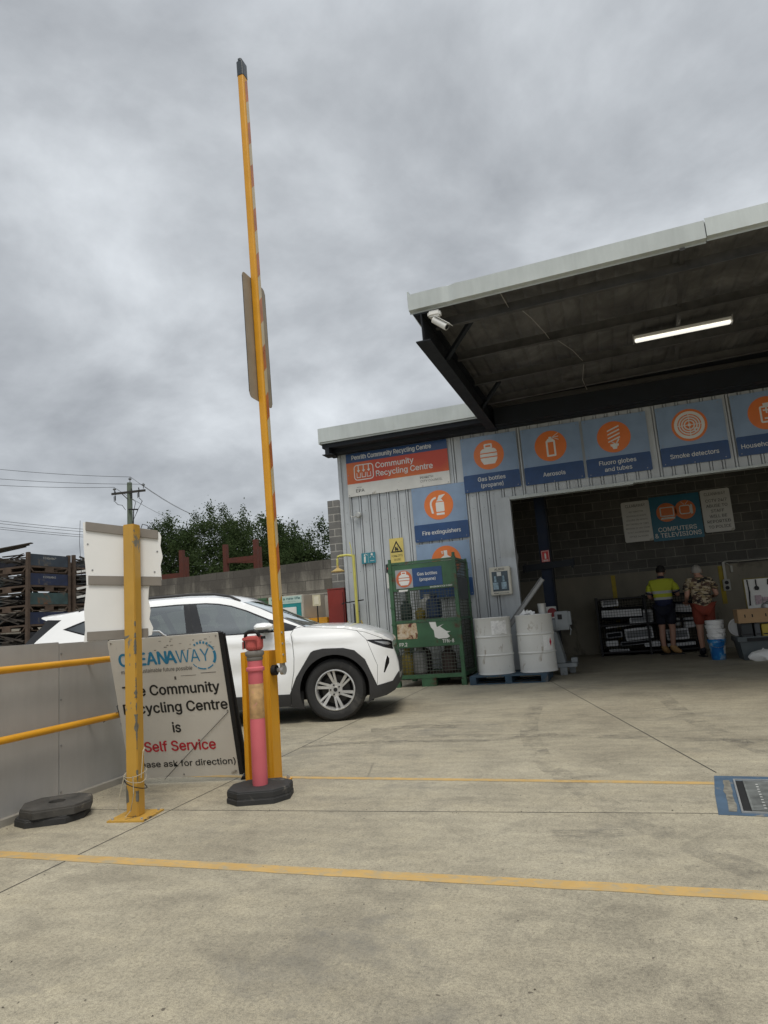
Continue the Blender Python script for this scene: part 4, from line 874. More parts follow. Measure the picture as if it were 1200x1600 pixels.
regs = [('panel_gap', gaps), ('headlamp_lens', [HL2]), ('headlamp', [HL]), ('vent', [SLOT]), ('side_window', [WF, WRr, WQ]), ('window_surround', [GH]), ('tail_lamp', [TLt]), ('tailgate_glass', [TGL]), ('cladding', [CLF, CLS, CLR])]
V = []; E_ = []
def addloop(pts, closed=True):
    o = len(V); V.extend(Vector(p) for p in pts); n = len(pts)
    for i in range(n if closed else n-1): E_.append((o+i, o+(i+1) % n))
addloop(sil)
for nm, ps in regs:
    for q in ps: addloop(dens(q, .05) if nm != 'panel_gap' else dens(q, .08))
xx = -3.85
while xx < .8:
    zz = .15
    while zz < 1.6:
        if pip((xx, zz), sil): V.append(Vector((xx+.008*math.sin(zz*37), zz)))
        zz += .035
    xx += .035
vo, eo, fo, *_ = delaunay_2d_cdt(V, E_, [], 0, 1e-4)
PAINT = bpy.data.materials.new('white_car_paint'); PAINT.use_nodes = True; b = PAINT.node_tree.nodes['Principled BSDF']
b.inputs['Base Color'].default_value = (.82, .83, .83, 1); b.inputs['Roughness'].default_value = .28; b.inputs['Coat Weight'].default_value = .8; b.inputs['Coat Roughness'].default_value = .03
GLASS = glassmat('tinted_glass', (.42, .50, .47), .16); GLOSSB = pm('gloss_black', (.012, .012, .013), .18, var=.1)
CLADM = pm('black_cladding', (.028, .028, .029), .62, var=.15, scale=20)
LENS = glassmat('lamp_lens', (.6, .62, .65), .12)
car = thing('parked_car', 'white compact SUV with black cladding and roof rails parked across the yard', 'car', (-3.4086, 8.2114, 0), R(16))
mats = {'panel_gap': BLACK, 'headlamp_lens': SILV, 'headlamp': GLOSSB, 'vent': GLOSSB, 'side_window': GLASS, 'window_surround': GLOSSB, 'tail_lamp': pm('tail_lamp_red', (.25, .01, .015), .15), 'tailgate_glass': GLOSSB, 'cladding': CLADM, 'body': PAINT}
cls = {k: [] for k in mats}
for f in fo:
    c = sum((vo[i] for i in f), Vector((0, 0)))/len(f)
    if not pip(c, sil): continue
    k = 'body'
    for nm, ps in regs:
        if any(pip(c, q) for q in ps): k = nm; break
    if k == 'side_window':
        for j, q in enumerate((WF, WRr, WQ)):
            if pip(c, q): cls.setdefault(('side_window', j), []).append(f)
    elif k == 'panel_gap':
        for j, q in enumerate(gaps):
            if pip(c, q): cls.setdefault(('panel_gap', j), []).append(f); break
    else: cls[k].append(f)
ins = {'panel_gap': -.004, 'side_window': -.004, 'window_surround': -.002, 'cladding': .006, 'vent': -.012, 'headlamp': .001, 'headlamp_lens': .0015}
bodyMB = MB()
for k, fs in cls.items():
    if not fs: continue
    nm = k[0] if isinstance(k, tuple) else k
    for sgn in (-1, 1):
        mb = bodyMB if nm == 'body' else MB()
        ids = {}; P = []; F = []
        for f in fs:
            g_ = []
            for i in f:
                if i not in ids: ids[i] = len(P); x, z = vo[i]; P.append((x, sgn*(halfw(x, z)+ins.get(nm, 0)), z))
                g_.append(ids[i])
            F.append(tuple(g_))
        mb.add(P, F)
        if nm != 'body': mb.build(nm, mats[nm], car, smooth=True)
# top skin (bonnet, windscreen, roof): chain swept across the width
chain = dens(top, .06, False)
TN = 20
def topgrid(ch, crown, cond=None):
    P = []; 
    for x, z in ch:
        W0 = halfw(x, z)
        for j in range(TN+1):
            t = -1+2*j/TN; P.append((x+crown[2](x)*(1-t*t), W0*t, z+crown[0](x)*(1-abs(t)**crown[1])))
    return P
cr_ = (lambda x: .032 if x > -.3 else (.026 if x > -1.1 else .050), 2.4, lambda x: .015*smooth_(.35, .72, x) + (.05*smooth_(-1.2, -.8, x)*smooth_(.15, -.3, x)))
P = topgrid(chain, cr_); Fb = []; Fg = []; Fk = []
for i in range(len(chain)-1):
    xm = (chain[i][0]+chain[i+1][0])/2
    for j in range(TN):
        t = abs(-1+2*(j+.5)/TN); q = (i*(TN+1)+j, i*(TN+1)+j+1, (i+1)*(TN+1)+j+1, (i+1)*(TN+1)+j)
        if -1.08 < xm < -.33: (Fg if t < .93 else Fk).append(q)
        else: Fb.append(q)
bodyMB.add(P, Fb)
m = MB(); m.add(P, Fg); m.build('windscreen', GLASS, car, smooth=True)
m = MB(); m.add(P, Fk); m.build('screen_edge', GLOSSB, car, smooth=True)
# nose and tail
def capgrid(ch, bow, n=TN):
    P = []
    for x, z in ch:
        W0 = halfw(x, z)
        for j in range(n+1):
            t = -1+2*j/n; P.append((x+bow*(1-abs(t)**2.2), W0*t, z))
    return P
nose = dens([(.43, .215)]+front+top[:2], .05, False)
P = capgrid(nose, .015); F1 = []; F2 = []; F3 = []
for i in range(len(nose)-1):
    zm = (nose[i][1]+nose[i+1][1])/2
    for j in range(TN):
        t = abs(-1+2*(j+.5)/TN); q = (i*(TN+1)+j, i*(TN+1)+j+1, (i+1)*(TN+1)+j+1, (i+1)*(TN+1)+j)
        (F3 if zm < .42 else F2 if (t < .78 and .46 < zm < .80) else F1).append(q)
bodyMB.add(P, F1); m = MB(); m.add(P, F2); m.build('grille', GLOSSB, car, smooth=True); m = MB(); m.add(P, F3); m.build('lower_bumper', CLADM, car, smooth=True)
tail = dens([top[-1]]+back, .06, False)
P = capgrid(tail, -.10); F1 = []; F2 = []; F3 = []
for i in range(len(tail)-1):
    zm = (tail[i][1]+tail[i+1][1])/2; sp = tail[i][0] < -3.3 and i < 7
    for j in range(TN):
        t = abs(-1+2*(j+.5)/TN); q = (i*(TN+1)+j, i*(TN+1)+j+1, (i+1)*(TN+1)+j+1, (i+1)*(TN+1)+j)
        (F2 if (1.06 < zm < 1.38 and not sp and t < .9) else F3 if zm < .5 else F1).append(q)
bodyMB.add(P, F1); m = MB(); m.add(P, F2); m.build('rear_window', GLOSSB, car, smooth=True); m = MB(); m.add(P, F3); m.build('rear_bumper', CLADM, car, smooth=True)
me = bodyMB.build('body', PAINT, car, smooth=True)
bm = bmesh.new(); bm.from_mesh(me.data); bmesh.ops.remove_doubles(bm, verts=bm.verts, dist=.0006); bm.to_mesh(me.data); bm.free()
# floor pan, wheel wells
m = MB(); m.box(-3.5, .45, -.62, .62, .24, .45); m.box(-2.3, -.45, -.84, .84, .22, .34)
for cx in (0.01, -2.755):
    for sg in (-1, 1):
        a = arc(cx, .355, .43, -10, 190, 20); P = [(x, sg*.885, z) for x, z in a]+[(x, sg*.60, z) for x, z in a]; n = len(a)
        m.add(P, [(i, i+1, n+i+1, n+i) for i in range(n-1)]+[tuple(range(n, 2*n))])
m.build('underbody', pm('underbody_black', (.008, .008, .008), .9), car)
m = MB()
for sg in (-1, 1): m.add([(-.375, sg*.80, .36), (-.375, sg*.80, .17), (-.45, sg*.88, .18), (-.43, sg*.88, .36)], [(0, 1, 2, 3)]); m.box(.40, .445, sg*.78-.05, sg*.78+.05, .20, .40)
m.build('mud_flap', CLADM, car)
# interior: seats, dash
INT = pm('dark_interior', (.035, .035, .036), .8)
m = MB(); m.box(-2.75, -.55, -.70, .70, .45, .62); m.box(-.75, -.35, -.72, .72, .62, 1.03)
m.build('dashboard', INT, car)
for x0 in (-1.50, -2.45):
    for y0 in (-.38, .38):
        m = MB(); m.box(x0, x0+.5, y0-.25, y0+.25, .62, .78); m.add([(x0-.02, y0-.23, .75), (x0+.12, y0-.23, .75), (x0-.06, y0-.2, 1.20), (x0-.20, y0-.2, 1.20), (x0-.02, y0+.23, .75), (x0+.12, y0+.23, .75), (x0-.06, y0+.2, 1.20), (x0-.20, y0+.2, 1.20)], [(0,1,2,3),(7,6,5,4),(0,4,5,1),(1,5,6,2),(2,6,7,3),(3,7,4,0)]); m.box(x0-.22, x0-.12, y0-.12, y0+.12, 1.22, 1.36); m.build('seat', INT, car, bevel=.03)
m = MB(); m.bar((-1.02, -.35, 1.36), (-1.0, -.36, 1.20), .035, .01); m.prism([(-1.09, 1.11), (-1.08, 1.19), (-.93, 1.23), (-.91, 1.14), (-.99, 1.08)], -.37, -.34); m.bar((-.985, -.35, 1.10), (-.985, -.35, .95), .02); m.build('phone_holder', BLACK, car)
m = MB(); ring(m, 0, 0, .165, .185, -.01, .01); m.v = [Matrix.Translation((-.92, .38, 1.0)) @ Matrix.Rotation(R(70), 4, 'Y') @ Matrix.Rotation(R(90), 4, 'X') @ p for p in m.v]; m.build('steering_wheel', INT, car)
# mirrors, rails, handles, wipers
for sg in (-1, 1):
    m = MB(); P = []; n = 14
    for j, (sx, f) in enumerate(((-.10, .55), (-.07, .92), (0, 1), (.07, .86), (.115, .45))):
        for i in range(n): t = 2*PI*i/n; P.append((-.775+sx, sg*(.985+.105*f*math.cos(t)), 1.137+.052*f*math.sin(t)))
    m.add(P, [(k*n+i, k*n+(i+1) % n, (k+1)*n+(i+1) % n, (k+1)*n+i) for k in range(4) for i in range(n)]+[tuple(range(n)), tuple(range(4*n, 5*n))])
    mo = m.build('mirror', PAINT, car, smooth=True)
    m = MB(); m.box(-.865, -.70, sg*.985-.09, sg*.985+.09, 1.078, 1.105); m.bar((-.77, sg*.84, 1.075), (-.77, sg*.95, 1.10), .07, .03); m.build('mirror_base', GLOSSB, mo, bevel=.01)
    rl = dens([(-1.12, 1.475), (-1.25, 1.54), (-1.45, 1.583), (-1.75, 1.602), (-2.25, 1.600), (-2.7, 1.58), (-3.05, 1.54), (-3.15, 1.50)], .12, False)
    m = MB(); m.path([(x, sg*(halfw(x, z-.045)-.03), z) for x, z in rl], .016, 8); m.build('roof_rail', CLADM, car, smooth=True)
    for hx in (-1.42, -2.42):
        m = MB(); m.path([(hx-.10, sg*(halfw(hx-.1, .93)+.005), .925), (hx-.07, sg*(halfw(hx, .93)+.035), .93), (hx+.07, sg*(halfw(hx, .93)+.035), .93), (hx+.10, sg*(halfw(hx+.1, .93)+.005), .925)], .012, 8); m.build('door_handle', PAINT, car, smooth=True)
m = MB(); m.path([(-.36, -.5, 1.135), (-.42, -.1, 1.165), (-.38, .3, 1.16)], .010, 6); m.build('wiper', BLACK, car)
# wheels
ALLOY = pm('machined_alloy', (.58, .58, .57), .32, .55, var=.12, scale=12); ALD = pm('alloy_pocket', (.07, .07, .072), .45, .5)
TYRE = pm('tyre_rubber', (.018, .018, .018), .8, var=.25, scale=12, dirt=(.05, .047, .042), dirt_amt=.05)
def wheel(x, sg):
    # local axis: y outward = sg
    T = Matrix.Translation((x, 0, .355)) @ (Matrix.Rotation(R(90), 4, 'X') if sg < 0 else Matrix.Rotation(R(-90), 4, 'X'))
    # lathe z -> outward
    m = MB(T); m.lathe([(.235, .68), (.25, .665), (.33, .665), (.352, .70), (.357, .74), (.357, .84), (.350, .875), (.325, .905), (.285, .912), (.250, .905), (.237, .895)], 56, cap=False)
    w_ = m.build('wheel', TYRE, car, smooth=True)
    m = MB(T); m.lathe([(.236, .70), (.238, .89), (.232, .903), (.222, .905), (.214, .892), (.208, .86), (.206, .74)], 48, cap=False); m.lathe([(.0, .868), (.032, .872), (.038, .866), (.038, .84)], 20)
    for k in range(6):
        for dd in (-1, 1):
            a = 2*PI*k/6+.30; A0 = a+.18*dd; A1 = a+.42+.19*dd*.75
            p = [(.045*math.cos(A0), .045*math.sin(A0)), (.215*math.cos(A1), .215*math.sin(A1))]
            d = Vector((p[1][0]-p[0][0], p[1][1]-p[0][1])).normalized(); nn = Vector((-d.y, d.x)); w0, w1 = .013, .018 if dd > 0 else .012
            q = [(p[0][0]-nn.x*w0, p[0][1]-nn.y*w0), (p[1][0]-nn.x*w1, p[1][1]-nn.y*w1), (p[1][0]+nn.x*w1, p[1][1]+nn.y*w1), (p[0][0]+nn.x*w0, p[0][1]+nn.y*w0)]
            zt = (.862, .886, .886, .862)
            m.add([(u, v_, z_) for (u, v_), z_ in zip(q, zt)]+[(u, v_, z_-.035) for (u, v_), z_ in zip(q, zt)], [(0,1,2,3),(7,6,5,4),(0,4,5,1),(1,5,6,2),(2,6,7,3),(3,7,4,0)])
    m.lathe([(.0, .85), (.085, .85), (.075, .868), (0, .868)], 24)
    m.build('alloy_rim', ALLOY, w_, smooth=True)
    m = MB(T); m.lathe([(.0, .80), (.165, .80), (.165, .79), (0, .79)], 32); m.build('brake_disc', pm('brake_steel', (.05, .048, .045), .5, .5), w_)
    m = MB(T); m.lathe([(.0, .775), (.207, .775), (.207, .77), (0, .77)], 32); m.build('wheel_back', pm('wheel_dark', (.01, .01, .01), .9), w_)
    m = MB(T)
    for k in range(5): a = 2*PI*k/5+.6; m.tube((.055*math.cos(a), .055*math.sin(a), .868), (.055*math.cos(a), .055*math.sin(a), .878), .010, n=8)
    m.lathe([(0, .872), (.024, .873), (.024, .868), (0, .868)], 16)
    m.build('wheel_nut', BLACK, w_)
for x in (.01, -2.755):
    for sg in (-1, 1): wheel(x, sg)
# ================================================================== IN FRONT OF THE SHED
# emergency shower
s = thing('emergency_shower', 'pale yellow emergency shower pipe with hanging rose and eye wash bowl', 'shower', (-4.40, 11.5, 0))
YP = pm('pale_yellow_enamel', (.52, .49, .12), .4, var=.1, dirt=(.35, .25, .08), dirt_amt=-.02)
m = MB(); m.tube((0, 0, 0), (0, 0, 2.34), .028, n=16); m.path([(0, 0, 2.32), (-.12, 0, 2.345), (-.26, 0, 2.345), (-.31, 0, 2.33), (-.325, 0, 2.28), (-.325, 0, 2.17)], .022, 12); m.lathe([(.12, 0), (.12, .012), (.03, .02)], 20); m.build('standpipe', YP, s, smooth=True)
m = MB(); m.path([(-.02, -.02, 2.3), (-.02, -.02, 2.42), (-.05, -.02, 2.58)], .008); m.build('pull_rod', YP, s)
m = MB(Matrix.Translation((-.325, 0, 2.05))); m.lathe([(.128, 0), (.13, .015), (.06, .05), (.025, .075), (.022, .12)], 24); m.build('shower_rose', pm('tan_rose', (.42, .30, .10), .5, var=.15), s, smooth=True)
m = MB(Matrix.Translation((-.02, -.12, .96))); m.lathe([(.03, 0), (.10, .01), (.145, .06), (.15, .065), (.14, .062), (.09, .022), (0, .015)], 24); m.path([(-.13, 0, .06), (-.15, 0, .12), (-.12, 0, .17)], .014); m.path([(.13, 0, .06), (.15, 0, .12), (.13, 0, .17)], .014); m.path([(0, .02, .0), (0, .12, -.03)], .02); m.build('eye_wash_bowl', pm('mustard_bowl', (.44, .33, .08), .5, var=.15), s, smooth=True)
m = MB(); m.bar((-.28, .06, 1.47), (.12, .06, 1.50), .02); m.path([(-.28, .06, 1.47), (-.30, .02, 1.46), (-.28, 0, 1.45)], .008); m.build('pipe_bracket', BLACK, s)
s = thing('downpipe', 'thin dark drain pipe standing against the cladding behind the shower', 'pipe', (-4.52, 11.83, 0))
m = MB(); m.tube((0, 0, 0), (0, 0, 1.45), .022, n=10); m.bar((-.02, .02, 1.3), (.03, .03, 1.3), .01); m.build('pipe', BLACK, s); m = MB(); m.tube((-.06, 0, 0), (-.06, 0, 1.45), .014, n=10); m.build('cable', DARKS, s)
# red cabinet
s = thing('fire_cabinet', 'tall plain dark red steel cabinet beside the shed corner', 'cabinet', (-5.02, 12.2, 0))
RC = pm('dark_red_paint', (.20, .022, .015), .5, var=.15, scale=3, dirt=(.16, .03, .02), dirt_amt=.0)
B(-.18, .175, -.16, .2, .03, 1.76).build('body', RC, s, bevel=.006); B(-.185, .18, -.165, .205, 1.765, 1.785).build('lid', RC, s)
m = MB(); m.box(.14, .15, -.165, -.161, .1, 1.7); m.tube((.11, -.165, .95), (.11, -.185, .95), .015); m.build('door_edge', BLACK, s)
B(-.15, .15, -.13, .17, 0, .029).build('plinth', BLACK, s)
# clothing bin
s = thing('donation_bin', 'white and teal clothing donation bin beyond the car bonnet', 'donation bin', (-6.55, 12.9, 0), R(0))
MBn = Matrix.Rotation(R(-4), 4, 'Z')
CR = pm('cream_panel', (.47, .44, .38), .55, var=.06, dirt=(.3, .27, .2), dirt_amt=-.03)
m = MB(MBn); m.box(-.43, .43, 0, 1.0, 0, 1.77); m.build('body', CR, s, bevel=.015)
m = MB(MBn); m.box(-.43, .38, -.004, -.001, .1, 1.60); m.build('teal_panel', pm('bin_teal', (.01, .23, .24), .4, var=.08), s)
m = MB(MBn); m.box(-.40, .40, -.009, -.0045, 1.60, 1.755); m.build('header_panel', pm('pale_header', (.42, .55, .50), .4, var=.1), s)
m = MB(MBn); m.box(-.25, .27, -.03, -.0045, .98, 1.52); m.box(-.2, .02, -.045, -.031, 1.44, 1.46); m.build('chute_door', WHITE, s, bevel=.01)
text('Give it a new life', pm('teal_ink', (.01, .10, .11), .5), s, -.34, 1.68, -.0105, .70, .05, .025, M=MBn)
text('clothes and shoes only', pm('pale_ink', (.2, .3, .3), .5), s, -.34, 1.63, -.0105, .60, .022, .0, M=MBn)
s = thing('donation_bin', 'plain cream bin standing right behind the teal one', 'donation bin', (-6.3, 14.15, 0)); B(-.5, .5, 0, 1.0, 0, 1.80).build('body', CR, s, bevel=.015); B(-.52, .52, -.02, 1.02, 1.801, 1.82).build('lid', CR, s)
s = thing('storage_box', 'yellow steel storage box between donation bin and red cabinet', 'box', (-5.75, 12.95, 0)); B(-.32, .12, 0, .6, .0, 1.26).build('body', YELLOW, s, bevel=.01); B(.121, .38, .1, .6, 0, 1.24).build('side_box', pm('brown_yellow', (.30, .17, .02), .5, var=.2), s, bevel=.01); B(.17, .36, .09, .099, 1.05, 1.15).build('slot', BLACK, s)
s = thing('post_sign', 'small cream notice on a thin black post behind the bonnet', 'sign', (-5.32, 11.8, 0)); m = MB(); m.tube((0, 0, .02), (0, 0, 1.50), .013, n=10); m.box(-.1, .1, -.1, .1, 0, .02); m.build('post', BLACK, s)
CRN = pm('cream_notice', (.52, .48, .34), .5); B(-.085, .08, -.02, -.014, 1.47, 1.68).build('board', CRN, s); m = MB(); m.box(-.05, .045, -.024, -.021, 1.50, 1.65); m.build('paper', pm('cream_paper', (.62, .58, .46), .5), s)
s = thing('plastic_sack', 'crumpled white plastic sack on the ledge behind the bonnet', 'sack', (-4.98, 11.85, 0))
m = MB(); m.lathe([(.2, 0), (.21, .5), (.19, .95), (.17, 1.02), (.12, 1.08), (.05, 1.11), (0, 1.115)], 20); 
for i, p in enumerate(m.v): q = noise.noise(p*7)*.03; m.v[i] = p+Vector((q, q*.7, q*.6))
m.build('sack', pm('sack_white', (.5, .5, .5), .5), s, smooth=True)
# green cage ------------------------------------------------------------
s = thing('gas_bottle_cage', 'tall green mesh cage of gas bottles with Gas bottles (propane) label', 'cage', (-3.47, 10.7, 0))
CM = Matrix.Rotation(R(-.5), 4, 'Z')
for nm, x, y, h in (('post', .02, 0, 2.08), ('post', 1.12, 0, 2.10), ('post', .02, .95, 2.05), ('post', 1.12, .95, 2.05)):
    m = MB(); m.box(x-.03, x+.03, y-.03, y+.03, .10, h-.04); m.box(x-.022, x+.022, y-.022, y+.022, h-.04, h+.02)
    for z in (.45, 1.0, 1.28, 1.86): m.box(x-.037, x+.037, y-.037, y+.037, z, z+.03)
    m.build(nm, GREEN, s, bevel=.003)
m = MB(); m.box(.052, 1.088, -.012, .004, 1.56, 2.0); m.box(.052, 1.088, -.02, .02, 2.005, 2.04); m.build('header_panel', GREEN, s)
m = MB(); m.box(.052, 1.088, -.012, .004, .63, 1.03); m.box(.052, 1.088, -.02, .02, 1.032, 1.07); m.build('middle_panel', GREEN, s)
m = MB()
for z in (.13, ): m.box(.05, 1.09, -.025, .025, z, z+.06); m.box(.05, 1.09, .93, .98, z, z+.06); m.box(0, .05, .03, .92, z, z+.06); m.box(1.09, 1.14, .03, .92, z, z+.06)
m.box(.42, .66, -.02, .1, .0, .129); m.box(.42, .66, .85, .97, .0, .129)
for x in (.02, 1.12): 
    for y in (0, .95): m.box(x-.04, x+.04, y-.04, y+.04, 0, .099)
for x in (.02, 1.12):
    for z in (1.03, 2.0): m.box(x-.015, x+.015, .03, .92, z, z+.04)
m.box(.05, 1.09, .94, .96, 2.0, 2.04); m.build('frame', GREEN, s)
B(.05, 1.09, .03, .93, .145, .165).build('floor', pm('rusty_floor', (.12, .085, .045), .8, var=.4), s)
WR = pm('mesh_wire', (.075, .085, .07), .6, .3)
def wiremesh(name, rects, par, mat, dx=.05, dz=.05, r=.0035):
    m = MB()
    for (ax, ay), (bx, by), z0, z1 in rects:
        L_ = math.dist((ax, ay), (bx, by)); n = int(L_/dx)
        for i in range(n+1):
            t = i/n; x = ax+(bx-ax)*t; y = ay+(by-ay)*t; m.tube((x, y, z0), (x, y, z1), r, n=4, caps=False)
        k = int((z1-z0)/dz)
        for i in range(k+1): z = z0+(z1-z0)*i/k; m.bar((ax, ay, z), (bx, by, z), 2*r)
    return m.build(name, mat, par)
wiremesh('front_mesh', [((.05, 0), (1.09, 0), 1.08, 1.555), ((.05, 0), (1.09, 0), .19, .625)], s, WR, .05, .05, .0042)
wiremesh('side_mesh', [((1.12, .03), (1.12, .92), .19, 2.0)], s, WR, .05, .05, .0042); wiremesh('side_mesh', [((.02, .03), (.02, .92), .19, 2.0)], s, WR, .05, .05, .0042)
wiremesh('back_mesh', [((.05, .95), (1.09, .95), .19, 2.0)], s, WR, .08, .08, .003)
B(1.126, 1.130, .12, .9, 1.36, 1.72).build('side_plate', pm('side_plate_grey', (.07, .08, .09), .6), s)
m = MB(); m.box(.11, .405, -.019, -.0125, 1.60, 1.91); m.build('label_panel', pm('label_grey', (.30, .31, .32), .5), s); m = MB(); m.box(.4055, .91, -.019, -.0125, 1.61, 1.915); m.build('label_blue', DBLUE, s)
m = MB(); m.prism(disc(.257, 1.755, .138), -.0215, -.0192); m.build('roundel', pm('faded_orange', (.50, .12, .045), .5), s)
m = MB(); D0, D1 = -.0235, -.0216; ic_gas(m, .257, 1.755, .60); m.build('icon', WH, s); D0, D1 = -.0125, -.0106
text('Gas bottles', WH, s, .66, 1.79, -.0205, .34, .05, .012, 'c'); text('(propane)', WH, s, .66, 1.70, -.0205, .27, .05, .012, 'c'); text('MAXIMUM STACK 3 HIGH', WH, s, .69, 1.575, -.0135, .37, .026, .015)
m = MB(); m.prism([(.15, 1.545), (.30, 1.55), (.31, 1.575), (.15, 1.58)], -.016, -.0125); m.build('torn_strip', WH, s)
pr_, t, b = newmat('peeling_label'); c = ramp(t, tnoise(t, tcoord(t), 9, 8, .7, .5), [(.42, (.55, .47, .36)), (.55, (.42, .30, .17)), (.60, (.10, .02, .015))]); t.links.new(c, b.inputs['Base Color'])
m = MB(); m.prism([(.065, .775), (.40, .765), (.415, .85), (.40, 1.02), (.07, 1.015)], -.016, -.0125); m.build('peeling_label', pr_, s)
m = MB(); m.prism([(.62, 1.02), (.73, 1.015), (.745, .93), (.86, .975), (.80, .935), (.90, .86), (.97, .85), (.91, .83), (.95, .77), (.90, .745), (.76, .745), (.70, .775), (.69, .88), (.65, .93)], -.016, -.0125); m.build('torn_paper', WH, s)
text('FP.2', WH, s, .09, .655, -.0135, .13, .055, .02); text('TFN-8', WH, s, .82, .675, -.0135, .19, .055, .02)
# gas bottles inside
BT_ = {'grey': pm('bottle_grey', (.26, .26, .25), .5, .2, var=.2), 'blue': pm('bottle_blue', (.012, .035, .09), .5), 'green': pm('bottle_green', (.025, .05, .04), .5), 'yel': pm('fitting_yellow', (.25, .19, .03), .5), 'rust': pm('bottle_rust', (.05, .03, .025), .7)}
def bottle(x, y, z, r, h, k, lab, yaw=0):
    o = thing('gas_bottle', lab, 'gas bottle', (-3.47+x, 10.7+y, z), yaw, 'gas bottles inside the green cage')
    m = MB(); m.lathe([(r*.8, 0), (r*.8, .02), (r, .05), (r, h*.72), (r*.9, h*.83), (r*.55, h*.9), (r*.2, h*.92), (r*.2, h)], 20); m.build('cylinder', BT_[k], o, smooth=True)
    m = MB(); m.lathe([(r*.5, h*.92), (r*.5, h*1.06), (r*.45, h*1.06), (r*.45, h*.92)], 16, cap=False); m.build('collar', BT_[k], o)
rnd = random.Random(7)
for i, (x, y, r, h, k, lab) in enumerate([(.16, .16, .10, .42, 'yel', 'yellow gas bottle in the lower left corner of the green cage'), (.36, .18, .12, .44, 'grey', 'grey gas bottle second from left on the cage floor'), (.85, .2, .12, .42, 'rust', 'rusty gas bottle right of centre on the cage floor'), (.30, .6, .14, .46, 'rust', 'rusty gas bottle at the back left of the cage floor')]):
    bottle(x, y, .166, r, h, k, lab)
B(.05, 1.09, .04, .93, 1.038, 1.05).build('shelf', pm('shelf_dark', (.04, .045, .035), .8, var=.3), s)
for i, (x, y, r, h, k, lab) in enumerate([(.17, .25, .10, .34, 'green', 'green gas bottle on the left of the cage shelf'), (.40, .3, .09, .2, 'yel', 'small yellow topped gas bottle on the cage shelf'), (.66, .25, .13, .40, 'blue', 'blue gas bottle in the middle of the cage shelf'), (.45, .65, .13, .42, 'grey', 'grey gas bottle at the back of the cage shelf')]):
    bottle(x, y, 1.051, r, h, k, lab)
# pallets & drums ---------------------------------------------------------
s = thing('pallet', 'worn blue pallet under the two white drums', 'pallet', (-2.24, 10.55, 0), R(-.5))
BPL = pm('blue_pallet_paint', (.035, .07, .105), .75, var=.3, dirt=(.12, .10, .08), dirt_amt=.06, dscale=7)
m = MB()
for k in range(7): m.box(0, 1.2, .02+k*.125, .115+k*.125, .112, .132)
m.build('deck_board', BPL, s)
m = MB()
for x in (0, .555, 1.10): m.box(x, x+.10, .02, .88, .016, .1115)
m.build('bearer', BPL, s)
m = MB()
for k in (.02, .38, .77): m.box(0, 1.2, k, k+.09, 0, .0155)
m.build('base_board', BPL, s)
DW = pm('drum_white', (.68, .68, .65), .42, var=.05, scale=3, dirt=(.30, .25, .19), dirt_amt=.015, dscale=7, stretch=(1, 1, .5))
def drum(x, y, lab, seed):
    o = thing('steel_drum', lab, 'drum', (x, y, .133), seed, 'white steel drums on the blue pallet')
    m = MB(); pr = [(.285, 0), (.296, .004), (.296, .012), (.288, .02)]
    for z in (.30, .585): pr += [(.288, z-.018), (.297, z-.008), (.299, z), (.297, z+.008), (.288, z+.018)]
    pr += [(.288, .86), (.296, .872), (.298, .88), (.294, .886), (.287, .88), (.284, .872), (0, .870)]
    m.lathe(pr, 48)
    for i, p in enumerate(m.v):
        q = noise.noise(Vector((p.x*3, p.y*3, p.z*3+seed)))*.012; m.v[i] = p*1+Vector((p.x, p.y, 0))*q*2.6
    m.build('body', DW, o, smooth=True); return o
d1 = drum(-1.86, 10.92, 'white steel drum with torn paper label, left one on the blue pallet', .3)
d2 = drum(-1.205, 10.98, 'white steel drum with hazard label and scrap on its lid, right one', 1.1)
def wrap(par, a0, a1, z0, z1, mat, name, r=.2935, n=10, ragged=0):
    m = MB(); P = []; sd = par.rotation_euler.z
    for i in range(n+1):
        a = R(a0+(a1-a0)*i/n)-sd; j = ragged*noise.noise(Vector((i*.9, z0, 0)))
        P += [(r*math.cos(a), r*math.sin(a), z0+j), (r*math.cos(a), r*math.sin(a), z1-j*.5)]
    m.add(P, [(2*i, 2*i+2, 2*i+3, 2*i+1) for i in range(n)]); return m.build(name, mat, par)
wrap(d1, -85, -35, .62, .83, pm('label_paper', (.80, .80, .79), .3, var=.15, scale=22), 'paper_label', .2955, ragged=.03)
wrap(d2, -62, -28, .33, .56, pm('label_paper2', (.82, .82, .80), .3, var=.1, scale=60), 'hazard_label', .2955)
a = R(-36)-1.1; m = MB(); rr = .2975
m.add([(rr*math.cos(a+t), rr*math.sin(a+t), z) for t, z in ((-.08, .45), (0, .38), (.08, .45), (0, .52))], [(0, 1, 2, 3)]); m.build('red_diamond', pm('diamond_red', (.5, .03, .06), .4), d2)
s = thing('tin_can', 'dented bare metal tin standing on the right drum', 'can', (-1.05, 10.95, 1.014)); m = MB(); m.lathe([(.055, 0), (.06, .05), (.065, .15), (.068, .165), (.062, .166), (.055, .02), (0, .02)], 20); m.build('body', GALV, s, smooth=True)
m = MB(); m.path([(-.064, 0, .14), (-.075, -.02, .09), (-.06, 0, .04)], .004); m.build('handle', DARKS, s)
s = thing('cloth_rag', 'crumpled pale rag lying on the right drum lid', 'rag', (-1.28, 10.90, 1.014))
m = MB(); G = 14; P = [(x*.018-.12, y*.012-.08, .005+max(0, .07*noise.noise(Vector((x*.42, y*.42, 3)))+.035)*math.exp(-((x-7)/6)**2-((y-7)/6)**2)*1.6) for y in range(G) for x in range(G)]
m.add(P, [(j*G+i, j*G+i+1, (j+1)*G+i+1, (j+1)*G+i) for j in range(G-1) for i in range(G-1)]); m.build('cloth', WHITE, s, smooth=True)
